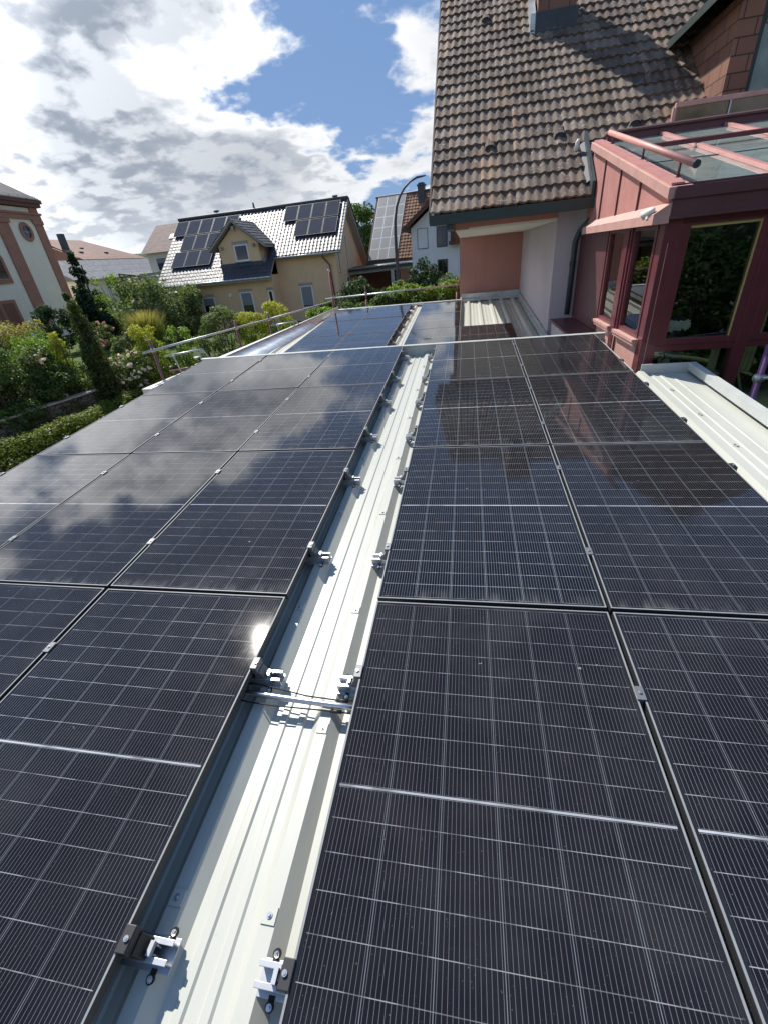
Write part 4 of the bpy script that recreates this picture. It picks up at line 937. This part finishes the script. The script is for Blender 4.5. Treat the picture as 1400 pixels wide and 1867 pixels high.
P('gutter', MB().tube([(-9.7, 38.95, 1.0), (-3.3, 38.5, 1.12)], .07, 8), M_galv, cpt)
P('beam', MB().hexa([(-9.6, 39.2, .58), (-3.9, 38.8, .70), (-3.9, 38.9, .70), (-9.6, 39.3, .58)], [(-9.6, 39.2, .77), (-3.9, 38.8, .89), (-3.9, 38.9, .89), (-9.6, 39.3, .77)]), M_wgrey, cpt)
P('post', MB().box(-5.78, -5.5, 38.9, 39.15, -2.5, .72), M_conc, cpt)
P('side_wall', MB().box(-5.0, -3.95, 38.95, 39.2, -2.6, .80), mat('tan_render', (.28, .15, .10), .85, var=.1), cpt)
P('back_wall', MB().box(-10, -4.5, 42.2, 42.4, -2.6, .9), M_brown, cpt)
# ------------------------------------------------------------------ church (facade frame)
cf = radians(4.3); nx_, ny_ = cos(cf), sin(cf)
def CF(d, o, z):  # d along the facade (towards +Y), o outwards (+X), z
    return (-40.2-sin(cf)*d+nx_*o, 42.45+cos(cf)*d+ny_*o, z)
cw_ = lambda m: m.xf(CF)
chu = thing('church', 'cream church with red sandstone pilasters, round oculus and slate hipped roof', 'church', (-42, 35, -2.3))
P('wall', cw_(MB().box(-22, -.05, -14, -.0, -3, 8.6)), M_cream, chu)
P('pilaster', cw_(MB().box(-.95, .06, -.9, .10, -3, 7.65)), M_sand, chu)
P('pilaster', cw_(MB().box(-5.35, -4.0, .001, .12, -3, 7.65)), M_sand, chu)
P('pilaster', cw_(MB().box(-10.2, -8.9, .001, .12, -3, 7.65)), M_sand, chu)
P('capital', cw_(MB().box(-1.15, .14, .11, .20, 7.30, 7.64)), M_sand, chu); P('capital', cw_(MB().box(-5.5, -3.85, .13, .22, 7.30, 7.64)), M_sand, chu)
P('entablature', cw_(MB().box(-22, .12, -14.1, .17, 7.66, 8.05).box(-22, .22, -14.2, .28, 8.051, 8.22)), M_sand, chu)
P('frieze_corner', cw_(MB().box(-.9, .08, -.9, .10, 8.23, 8.66)), M_sand, chu)
P('cornice', cw_(MB().box(-22.2, .35, -14.3, .40, 8.66, 8.95).box(-22.3, .5, -14.4, .55, 8.951, 9.2)), mat('dark_sandstone', (.14, .065, .055), .8, var=.15), chu)
P('roof', cw_(MB().hexa([(-22.4, -14.6, 9.21), (-22.4, .6, 9.21), (.55, .6, 9.21), (.55, -14.6, 9.21)], [(-20, -7.3, 14.6), (-20, -6.8, 14.6), (-5.5, -6.8, 14.6), (-5.5, -7.3, 14.6)])), M_slate, chu)
gd = MB()
for k in range(9): gd.tube([CF(-8+k*1.0, .45, 9.2), CF(-8+k*1.0, .45, 9.5)], .02, 5)
gd.tube([CF(-8.5, .45, 9.5), CF(.4, .45, 9.5)], .02, 5).tube([CF(-8.5, .45, 9.38), CF(.4, .45, 9.38)], .02, 5)
P('snow_guard', gd, M_galv, chu)
oc = MB(); on = 26
for k in range(on):
    a, b = 2*pi*k/on, 2*pi*(k+1)/on
    r1, r2 = .78, .50
    ring = [(-2.30+r1*.92*cos(a), .02, 6.66+r1*sin(a)), (-2.30+r1*.92*cos(b), .02, 6.66+r1*sin(b)), (-2.30+r2*.9*cos(b), .02, 6.66+r2*sin(b)), (-2.30+r2*.9*cos(a), .02, 6.66+r2*sin(a))]
    oc.extr(ring, (0, .10, 0))
w_ = P('oculus', cw_(oc), M_sand, chu)
P('pane', cw_(MB().extr([(-2.30+.47*cos(2*pi*k/on), .012, 6.66+.5*sin(2*pi*k/on)) for k in range(on)], (0, .02, 0))), M_pane, w_)
P('glazing_bar', cw_(MB().box(-2.33, -2.27, .033, .05, 6.18, 7.14).box(-2.76, -1.84, .033, .049, 6.63, 6.69)), M_wgrey, w_)
w_ = P('arched_window', cw_(MB().extr([(-8.6, 0.02, 2.6), (-6.35, .02, 2.6), (-6.35, .02, 4.6), (-6.7, .02, 5.3), (-7.5, .02, 5.6), (-8.3, .02, 5.3), (-8.6, .02, 4.6)], (0, .09, 0))), M_sand, chu)
P('pane', cw_(MB().extr([(-8.3, 0.115, 2.9), (-6.65, .115, 2.9), (-6.65, .115, 4.5), (-6.95, .115, 5.05), (-7.5, .115, 5.25), (-8.0, .115, 5.05), (-8.3, .115, 4.5)], (0, .02, 0))), M_pane, w_)
w_ = P('low_door', cw_(MB().box(-9.2, -7.4, .02, .35, -2.8, 1.35)), M_sand, chu); P('door_leaf', cw_(MB().box(-8.9, -7.7, .351, .37, -2.8, 1.1)), M_brown, w_)
# ------------------------------------------------------------------ far houses
def gable_house(name, label, x0, x1, y0, y1, zb, ze, zrid, ridge, wm, rm, over=.4, hip=0):
    h = thing(name, label, 'house', ((x0+x1)/2, (y0+y1)/2, zb))
    P('wall', MB().box(x0, x1, y0, y1, zb-.5, ze), wm, h)
    o = over
    if ridge == 'x':
        ym = (y0+y1)/2
        a = [(x0-o, y0-o, ze-.1), (x1+o, y0-o, ze-.1), (x1+o, y1+o, ze-.1), (x0-o, y1+o, ze-.1)]; b = [(x0-o+hip, ym-.05, zrid), (x1+o-hip, ym-.05, zrid), (x1+o-hip, ym+.05, zrid), (x0-o+hip, ym+.05, zrid)]
    else:
        xm = (x0+x1)/2
        a = [(x0-o, y0-o, ze-.1), (x1+o, y0-o, ze-.1), (x1+o, y1+o, ze-.1), (x0-o, y1+o, ze-.1)]; b = [(xm-.05, y0-o+hip*.3, zrid), (xm+.05, y0-o+hip*.3, zrid), (xm+.05, y1+o-hip, zrid), (xm-.05, y1+o-hip, zrid)]
    P('roof', MB().hexa(a, b), rm, h)
    return h
M_rtile = mat('distant_brown_tiles', None, .8, fn=slate_fn((.17, .11, .09), (0.01, 2.6)))
M_rred = mat('distant_red_tiles', None, .8, fn=slate_fn((.20, .10, .075), (0.01, 1.2)))
h1 = gable_house('brown_roofed_house', 'pale house with brown tiled roof and wooden balcony left behind the beige house', -31.0, -24.0, 43.9, 51.3, -2.3, 4.15, 6.6, 'x', M_cream, M_rtile)
wallwin(h1, '', -30.2, -28.9, 2.45, 3.65, 43.9, frame=.09, blind=.4)
wallwin(h1, '', -28.7, -27.9, 2.45, 3.65, 43.9, frame=.09, blind=.2)
P('skylight', MB().hexa([(-28.9, 45.3, 5.13), (-28.2, 45.3, 5.13), (-28.2, 45.9, 5.50), (-28.9, 45.9, 5.50)], [(-28.9, 45.2, 5.2), (-28.2, 45.2, 5.2), (-28.2, 45.8, 5.58), (-28.9, 45.8, 5.58)]), M_wpl, h1)
bl = P('balcony', MB().box(-31.6, -27.0, 42.6, 43.89, 1.1, 1.25), M_conc, h1)
for k in range(4): P('balcony_board', MB().box(-31.6, -27.0, 42.55, 42.6, 1.3+k*.28, 1.54+k*.28), M_wgrey, bl)
h2 = gable_house('slate_roofed_hall', 'long low hall with pale slate roof between church and beige house', -50, -42.6, 46.5, 66, -2.3, 2.55, 4.7, 'y', M_cream, M_slate2)
P('gutter', MB().box(-42.2, -42.1, 46, 66.4, 2.38, 2.52), M_conc, h2)
P('annex', MB().box(-42.19, -37.4, 53.5, 60, -2.6, 1.9), M_brown, h2); P('annex_roof', MB().hexa([(-42.18, 53.2, 1.95), (-37.1, 53.2, 1.91), (-37.1, 60.4, 1.91), (-42.18, 60.4, 1.95)], [(-42.18, 53.2, 2.9), (-37.1, 53.2, 2.1), (-37.1, 60.4, 2.1), (-42.18, 60.4, 2.9)]), M_slate, h2)
h3 = thing('red_gabled_house', 'old house with red rendered gable and brown tiled roof behind the slate hall', 'house', (-60, 67, -2.3))
P('wall', MB().box(-66, -54.5, 61.8, 76, -3, 5.6).extr([(-66, 61.81, 5.601), (-54.5, 61.81, 5.601), (-60.3, 61.81, 8.1)], (0, .3, 0)), mat('salmon_render', (.36, .17, .11), .85, var=.08), h3)
P('roof', MB().hexa([(-66.6, 62.2, 5.3), (-53.9, 62.2, 5.3), (-53.9, 77, 5.3), (-66.6, 77, 5.3)], [(-60.4, 62.2, 8.35), (-60.2, 62.2, 8.35), (-60.2, 70.5, 8.35), (-60.4, 70.5, 8.35)]), M_rred, h3)
P('chimney', MB().box(-57.6, -56.9, 63.2, 63.9, 6.2, 8.75), M_slated, h3)
for a, y in ((-57.6, 66.5), (-56.2, 64.5), (-56.0, 69.5)): P('roof_window', MB().box(a, a+.35, y, y+.6, 6.0+(a+56.2)*-.45, 6.45+(a+56.2)*-.45), M_slated, h3)
h4 = gable_house('distant_house', 'small dark roofed house in the distance under the wooded hill', -62, -54, 88, 98, -2.3, 3.5, 6.0, 'x', M_cream, M_rred)
# ------------------------------------------------------------------ street lamp
lm = thing('street_lamp', 'tall curved grey street lamp rising before the old solar modules', 'street lamp', (-3.25, 25, -2.5))
lpts = [(-3.25, 25, -2.6), (-3.25, 25, 0), (-3.26, 25, 1.9), (-3.25, 25, 2.6), (-3.21, 25, 3.2), (-3.10, 25, 3.75), (-2.92, 25, 4.15), (-2.68, 25, 4.47), (-2.35, 25, 4.72), (-2.02, 25, 4.84)]
P('pole', MB().tube(lpts, [.11, .10, .085, .078, .07, .062, .055, .05, .045, .04], 12), M_slated, lm)
P('lamp_head', MB().hexa([(-2.06, 24.9, 4.80), (-1.56, 24.92, 4.86), (-1.56, 25.08, 4.86), (-2.06, 25.1, 4.80)], [(-2.04, 24.93, 4.89), (-1.58, 24.95, 4.90), (-1.58, 25.05, 4.90), (-2.04, 25.07, 4.89)]), M_slated, lm, bevel=.01)
# ------------------------------------------------------------------ garden wall
gw = MB(); gp_ = [(-15.3, 4), (-15.0, 8), (-14.6, 10.5), (-14.05, 13.5), (-13.25, 16.5), (-12.9, 19.5)]
for (xa, ya), (xb, yb) in zip(gp_, gp_[1:]):
    n_ = 6
    for k in range(n_):
        t0, t1 = k/n_, (k+1)/n_-.0; a = (xa+(xb-xa)*t0, ya+(yb-ya)*t0); b = (xa+(xb-xa)*t1, ya+(yb-ya)*t1); h = -2.0+random.uniform(-.03, .03)
        gw.hexa([(a[0]-.25, a[1], -3.3), (a[0], a[1], -3.3), (b[0], b[1]-.002, -3.3), (b[0]-.25, b[1]-.002, -3.3)], [(a[0]-.25, a[1], h), (a[0], a[1], h), (b[0], b[1]-.002, h), (b[0]-.25, b[1]-.002, h)])
wlo = tag(build('garden_wall', gw, M_stone), 'old field stone garden wall between rose bed and yellow-green thuja hedge', 'wall')
cpw = MB()
for (xa, ya), (xb, yb) in zip(gp_, gp_[1:]): cpw.hexa([(xa-.31, ya, -1.97), (xa+.06, ya, -1.97), (xb+.06, yb-.004, -1.97), (xb-.31, yb-.004, -1.97)], [(xa-.31, ya, -1.91), (xa+.06, ya, -1.91), (xb+.06, yb-.004, -1.91), (xb-.31, yb-.004, -1.91)])
build('coping', cpw, M_conc, wlo)
bw = MB().box(-4.2, 3.6, 17.0, 17.3, -3, -.25)
tag(build('boundary_wall', bw, M_stone), 'stone boundary wall overgrown by ivy behind the lower roof', 'wall')
# ------------------------------------------------------------------ vegetation
def leaves(rng, centers, radii, n, size, aspect=.55, upb=.5, shell=.45):
    """n small leaves spread through lumps; returns (verts, faces, uv)"""
    k = len(centers); w_ = radii**2; w_ = w_/w_.sum()
    ci = rng.choice(k, n, p=w_)
    d = rng.normal(size=(n, 3)); d /= np.linalg.norm(d, axis=1)[:, None]
    rad = (shell+(1-shell)*rng.rand(n)**.6)*radii[ci]
    pos = centers[ci]+d*rad[:, None]*np.array([1, 1, .85])
    nrm = d*.7+rng.normal(size=(n, 3))*.45+np.array([0, 0, upb]); nrm /= np.linalg.norm(nrm, axis=1)[:, None]
    t = np.cross(nrm, rng.normal(size=(n, 3))); t /= np.linalg.norm(t, axis=1)[:, None]; b = np.cross(nrm, t)
    s = size*(.6+.8*rng.rand(n))[:, None]
    q = np.stack([pos-t*s, pos+b*s*aspect+nrm*s*.12, pos+t*s, pos-b*s*aspect+nrm*s*.12], 1)
    uv = np.stack([rng.rand(n), np.clip(pos[:, 2], -99, 99)], 1)
    return q, uv
def leaf_obj(name, qs, uvs, m, parent=None):
    q = np.concatenate(qs); uv = np.concatenate(uvs); n = len(q)
    z = uv[:, 1]; uv = uv.copy(); uv[:, 1] = (z-z.min())/max(1e-6, z.max()-z.min())
    me = bpy.data.meshes.new(name); me.vertices.add(n*4); me.vertices.foreach_set('co', q.reshape(-1).astype(np.float32))
    me.loops.add(n*4); me.loops.foreach_set('vertex_index', np.arange(n*4, dtype=np.int32))
    me.polygons.add(n); me.polygons.foreach_set('loop_start', np.arange(0, n*4, 4, dtype=np.int32)); me.polygons.foreach_set('loop_total', np.full(n, 4, dtype=np.int32))
    l = me.uv_layers.new(name='leaf'); l.data.foreach_set('uv', np.repeat(uv.astype(np.float32), 4, axis=0).ravel())
    me.materials.append(m); me.update(); me.validate()
    return link(name, me, parent)
def stems(r, R, H, n=5, rad=.02):
    b = MB()
    for k in range(n):
        a = r.rand()*6.28; e = R*.6*r.rand()
        b.tube([(0, 0, 0), (e*.4*cos(a), e*.4*sin(a), H*.4), (e*cos(a), e*sin(a), H*.85)], [rad, rad*.7, rad*.3], 5)
    return b
def lumps(r, R, H, n, kind='round'):
    c = []; rr = []
    for k in range(n):
        u = r.rand(); a = r.rand()*6.283
        if kind == 'round':
            zz_ = .12+.80*u; prof = math.sqrt(max(.05, 1-((zz_-.45)/.62)**2)); rad_ = R*prof*(.35+.55*r.rand()**.5); lr = R*(.26+.18*r.rand())
        elif kind == 'column':
            zz_ = .02+.95*u; prof = (1-zz_)**.55*.95+.05 if zz_ > .3 else .85+.3*zz_; rad_ = R*prof*.45*r.rand()**.3; lr = R*(.36*prof+.14)
        elif kind == 'cone':
            zz_ = .03+.94*u**1.2; prof = (1-zz_)+.05; rad_ = R*prof*(.3+.55*r.rand()); lr = R*(.22*prof+.07)
        elif kind == 'hedge':
            zz_ = .1+.85*u; rad_ = R*.6*r.rand(); lr = R*.38
        c.append((rad_*cos(a), rad_*sin(a), H*zz_)); rr.append(lr)
    return np.array(c), np.array(rr)
def plant(name, label, cat, x, y, w_, ztop, m, n=2600, leaf=.05, kind='round', nl=34, group=None, seed=None, zb=None, flowers=None, stem=True, aspect=.55, upb=.5):
    seed = int(abs(x*131+y*37)*10) % 100000 if seed is None else seed
    r = np.random.RandomState(seed); zb = gz(x, y) if zb is None else zb; H = ztop-zb; R = w_/2
    t = thing(name, label, cat, (x, y, zb), (0, 0, 0), group)
    c, rr = lumps(r, R, H, nl, kind)
    core = c.copy()
    q, uv = leaves(r, c, rr, n, leaf, aspect, upb)
    leaf_obj('crown' if 'tree' in name else 'foliage', [q], [uv], m, t)
    if stem: build('trunk' if 'tree' in name else 'stem', stems(r, R, H, 5 if 'tree' not in name else 3, .03 if 'tree' not in name else .10), M_bark, t)
    if flowers:
        fm, fn_, fs = flowers; i = r.choice(len(c), fn_)
        d = r.normal(size=(fn_, 3)); d[:, 2] = abs(d[:, 2])*.8; d[:, 0] += .5; d[:, 1] -= .5; d /= np.linalg.norm(d, axis=1)[:, None]
        pc = c[i]+d*(rr[i]*1.02)[:, None]; qs = []; us_ = []
        q2, u2 = leaves(r, pc, np.full(fn_, fs*.9), fn_*9, fs*.62, .8, .4, .2)
        leaf_obj('blossoms', [q2], [u2], fm, t)
    return t
def grass_clump(name, label, x, y, R_, H, n, m, seed):
    r = np.random.RandomState(seed); zb = gz(x, y); t = thing(name, label, 'ornamental grass', (x, y, zb)); Q = []; U = []
    for k in range(n):
        a = r.rand()*6.283; o = R_*.45*r.rand(); lean = (.15+.85*r.rand()**1.5)*R_*.75; h = H*(.55+.5*r.rand()); wv = .012+.014*r.rand()
        p0 = np.array([o*cos(a), o*sin(a), 0]); pts = [p0+np.array([cos(a), sin(a), 0])*lean*t_**1.8+np.array([0, 0, h*(t_-.18*t_**3)]) for t_ in (0, .4, .75, 1.)]
        sd = np.array([-sin(a), cos(a), 0])*wv; uu = r.rand()
        for i in range(3):
            w0, w1 = (1-.3*i), (1-.3*(i+1)); Q.append([pts[i]-sd*w0, pts[i]+sd*w0, pts[i+1]+sd*w1, pts[i+1]-sd*w1]); U.append((uu, pts[i+1][2]))
    leaf_obj('blades', [np.array(Q)], [np.array(U)], m, t)
    q2, u2 = leaves(r, np.array([(0, 0, H*.3)]), np.array([R_*.7]), 1500, .07, .3, .6, .1); leaf_obj('foliage', [q2], [u2], L_green, t)
def near_hedge():
    r = np.random.RandomState(11); cs = []; rs = []
    for k in range(120):
        s = k/119; y = 5.5+9.6*s; 
        if 12.7 < y < 13.05 or 14.0 < y < 14.25: continue
        x = -13.25+.05*(y-6)+r.rand()*.35-.17
        for j in range(2): cs.append((x+.5*(r.rand()-.5), y, -3.05+.30+j*.33+.10*r.rand())); rs.append(.30)
    t = thing('thuja_hedge', 'yellow-green clipped thuja hedge in front of the stone garden wall', 'hedge', (-13.3, 9, -3.05))
    c = np.array(cs)-np.array([-13.3, 9, -3.05]); q, uv = leaves(r, c, np.array(rs), 26000, .045, .45, .7, .6)
    leaf_obj('foliage', [q], [uv], L_thuja, t); b = MB()
    for k in range(12): b.tube([(.35-.05*k*.2-.35, -3+k*.7, 0), (-.2+.06*k, -3+k*.7, .8)], [.03, .01], 5)
    build('stem', b, M_bark, t)
near_hedge()
BG = 'garden shrubs left of the roof'
SH = [
 # name, label, x, y, width, ztop, mat, n, leaf, kind, lumps
 ('cypress', 'slim dark green cypress, the taller one with its tip before the church corner', -15.93, 15.85, .85, 1.75, L_cyp, 12000, .045, 'column', 90),
 ('cypress', 'broad dark cypress leaning right of the slim one', -13.82, 13.71, 1.55, 1.37, L_cyp, 18000, .045, 'column', 100),
 ('fir_tree', 'dark drooping fir standing beside the church corner', -25.95, 28.36, 3.5, 3.95, L_conif, 14000, .10, 'cone', 150),
 ('shrub', 'bright leafy shrub right of the dark fir', -25.6, 30.2, 2.6, 2.5, L_bright, 2600, .10, 'round', 26),
 ('shrub', 'dark round shrub behind the fir trunk', -28.4, 31.5, 2.0, 1.6, L_green, 2600, .10, 'round', 26),
 ('fruit_tree', 'large spreading grey-green tree before the brown roofed house', -21.99, 28.98, 4.4, 1.9, L_grey, 7500, .11, 'round', 60),
 ('fruit_tree', 'second grey-green tree at the terrace of the beige house', -20.8, 31.6, 3.2, 1.2, L_grey, 4500, .10, 'round', 40),
 ('shrub', 'dark low shrub at the foot of the church wall', -28.2, 27.0, 2.6, .95, L_dark, 3000, .11, 'round', 30),
 ('shrub', 'dark shrub at the far left foot of the church', -30.5, 24.2, 3.2, .15, L_dark, 3000, .11, 'round', 30),
 ('rose_bush', 'pink flowering rose on the lawn beside the cypress', -18.04, 19.6, 1.2, .35, L_green, 1500, .06, 'round', 22),
 ('shrub', 'rounded bright green shrub right of the broad cypress', -14.6, 16.8, 1.4, .1, L_grey, 4200, .055, 'round', 36),
 ('shrub', 'golden tipped shrub in the middle of the garden border', -12.89, 15.9, 1.5, .20, L_yellow, 6500, .05, 'round', 44),
 ('shrub', 'green shrub between the golden shrub and the scaffold', -12.0, 16.7, 1.3, .12, L_bright, 4200, .05, 'round', 36),
 ('shrub', 'low green shrub behind the scaffold guard rail', -11.1, 17.3, 1.3, -.15, L_green, 3600, .05, 'round', 32),
 ('shrub', 'tall light green shrub in front of the beige house corner', -10.4, 17.9, 1.7, .42, L_grey, 5500, .055, 'round', 44),
 ('shrub', 'golden yellow shrub beneath the left windows of the beige house', -9.35, 18.4, 1.45, .16, L_yellow, 5500, .05, 'round', 42),
 ('shrub', 'bright yellow shrub, last one before the beige wall', -8.35, 19.3, 1.75, .42, L_yellow, 6500, .052, 'round', 46),
 ('shrub', 'dark undergrowth shrub beside the last yellow shrub', -7.3, 20.5, 1.6, -.55, L_dark, 3500, .06, 'round', 32),
 ('shrub', 'olive green shrub with orange tips at the left edge behind the roses', -18.88, 15.69, 2.2, .75, L_grassy, 5000, .06, 'round', 40),
 ('shrub', 'broad green shrub at the left edge, middle height', -15.9, 13.3, 1.8, .45, L_bright, 6000, .055, 'round', 44),
 ('shrub', 'yellow-green conifer shrub left of the slim cypress', -14.9, 13.4, 1.3, .32, L_yellow, 5500, .045, 'column', 44),
 ('shrub', 'dark green shrub between the left edge and the cypress', -16.6, 14.2, 1.7, .15, L_green, 4500, .055, 'round', 38),
 ('shrub', 'large leafy shrub cut by the left edge of the picture', -15.3, 10.6, 2.3, .25, L_green, 11000, .06, 'round', 60),
 ('shrub', 'second large leafy shrub at the left edge above the stone wall', -15.5, 11.8, 2.0, -.05, L_grey, 9000, .06, 'round', 56),
 ('shrub', 'dense dark shrub behind the stone wall below the white roses', -14.95, 12.4, 1.9, -.72, L_green, 7500, .055, 'round', 50),
 ('shrub', 'low shrub behind the stone wall, left of the white roses', -14.6, 13.9, 1.5, -.85, L_green, 6000, .05, 'round', 44),
]
for s in SH:
    nm, lab, x, y, w_, zt, m, n, lf_, kd, nl = s
    fl = None
    if 'pink flowering' in lab: fl = (L_pinkf, 26, .09)
    plant(nm, lab, {'cypress': 'cypress', 'fir_tree': 'tree', 'fruit_tree': 'tree', 'grass_clump': 'ornamental grass', 'rose_bush': 'rose'}.get(nm, 'shrub'), x, y, w_, zt, m, n, lf_, kd, nl, BG if nm == 'shrub' else None,
          flowers=fl, aspect=.12 if nm == 'grass_clump' else .5, upb=.5)
plant('rose_bush', 'white rose bush in full bloom above the stone wall', 'rose', -13.75, 15.1, 1.9, -.75, L_green, 7500, .05, 'round', 54, flowers=(L_flow, 150, .085))
plant('rose_bush', 'smaller white rose bush left of the blooming one', 'rose', -14.1, 14.2, 1.2, -.95, L_green, 3500, .05, 'round', 30, flowers=(L_flow, 60, .08))
plant('rose_bush', 'tall rose with few large pinkish blossoms in the dark border', 'rose', -15.0, 12.6, .9, .05, L_green, 1800, .05, 'round', 22, flowers=(L_flow, 18, .10))
grass_clump('grass_clump', 'tall yellowish ornamental grass clump on the lawn', -18.8, 23.88, 1.5, 3.1, 2600, L_grassy, 71)
# plants behind the lower roof
plant('shrub', 'bright green shrub around the foot of the street lamp', 'shrub', -2.3, 20.2, 2.0, .72, L_bright, 4200, .07, 'round', 40)
plant('shrub', 'dark laurel in front of the white house wall', 'shrub', -2.3, 32.2, 2.4, 1.55, L_dark, 5200, .10, 'round', 44)
plant('shrub', 'small spiky shrub beside the lower window of the white house', 'shrub', -.9, 31.3, 1.9, .70, L_grey, 2800, .12, 'round', 30, aspect=.2)
plant('shrub', 'dark shrub at the right corner of the beige house', 'shrub', -6.3, 27.6, 2.6, .60, L_dark, 5000, .09, 'round', 44)
plant('shrub', 'second dark shrub below the carport', 'shrub', -4.9, 28.5, 2.6, -.2, L_dark, 4500, .09, 'round', 44)
plant('shrub', 'reddish shrub beneath the carport column', 'shrub', -3.6, 24.5, 1.5, -.25, L_pinkf if False else L_green, 2600, .07, 'round', 26)
plant('beech_tree', 'tall round green tree between the beige house and the old solar modules', 'tree', -11.2, 58, 5.0, 7.9, L_green, 9000, .17, 'round', 80)
plant('beech_tree', 'smaller crown left of the tall tree behind the beige roof', 'tree', -14.5, 60, 4.0, 6.4, L_green, 5000, .17, 'round', 50)
def ivy(label, p0, p1, z0, z1, n, seed, m=L_ivy, thick=.35, leaf=.055):
    r = np.random.RandomState(seed); L = math.hypot(p1[0]-p0[0], p1[1]-p0[1]); k = int(L*7); cs = []; rs = []
    for i in range(k):
        t_ = i/(k-1); x = p0[0]+(p1[0]-p0[0])*t_; y = p0[1]+(p1[1]-p0[1])*t_
        for j in range(2): cs.append((x-p0[0]+(r.rand()-.5)*thick, y-p0[1]+(r.rand()-.5)*thick, z0+(z1-z0)*(.25+.6*r.rand()) + .12*sin(x*2.1)+3.0)); rs.append(.20+.14*r.rand())
    t = thing('ivy_hedge', label, 'hedge', (p0[0], p0[1], -3.0)); q, uv = leaves(r, np.array(cs), np.array(rs), n, leaf, .7, .6, .55)
    leaf_obj('foliage', [q], [uv], m, t); b = MB()
    for k in range(6): b.tube([((p1[0]-p0[0])*k/6, (p1[1]-p0[1])*k/6, .0), ((p1[0]-p0[0])*k/6+.1, (p1[1]-p0[1])*k/6, z0+3.2)], [.03, .01], 5)
    build('stem', b, M_bark, t)
ivy('leafy green hedge running behind the far guard rail of the lower roof', (-5.4, 16.2), (.2, 17.2), -.55, .22, 15000, 51, L_green)
ivy('bright ivy on top of the boundary wall beside the pink house', (-2.0, 17.1), (.6, 17.15), -.1, .52, 8000, 52, L_bright)
ivy('low bright creeper at the far left corner of the lower roof', (-5.2, 15.2), (-3.0, 15.4), -.35, .02, 4500, 53, L_bright, .3, .05)
ivy('pale ivy spilling over the stone garden wall at the left edge', (-15.2, 7.0), (-14.9, 10.6), -2.15, -1.75, 6000, 54, L_ivy, .4, .05)
# tall hedge behind the photographer, mirrored in the conservatory glass
for i, (x, y, w_, zt) in enumerate(((6.2, -4.5, 4., 3.4), (8.8, -5.5, 4.6, 4.6), (11.5, -4.0, 4.6, 4.0), (5.0, -8.5, 4.6, 4.8), (9.5, -10., 6., 6.5), (13.8, -7.5, 5., 5.5))):
    plant('yew_tree', 'dark tree of the garden right behind the photographer, mirrored in the conservatory, '+['nearest', 'second', 'third', 'fourth', 'fifth', 'sixth'][i], 'tree', x, y, w_, zt, L_dark, 15000, .075, 'round', 80, 'dark trees mirrored in the conservatory glass')
for i, (x, y, w_, zt) in enumerate(((4.3, 7.2, 1.6, 1.5), (5.7, 6.9, 1.8, 1.6))):
    plant('indoor_plant', 'dark leafy plant filling the back of the conservatory behind the glass, '+['left', 'right'][i]+' one', 'plant', x, y, w_, zt, L_dark, 4500, .06, 'round', 40, 'leafy plants inside the conservatory', zb=-.92)
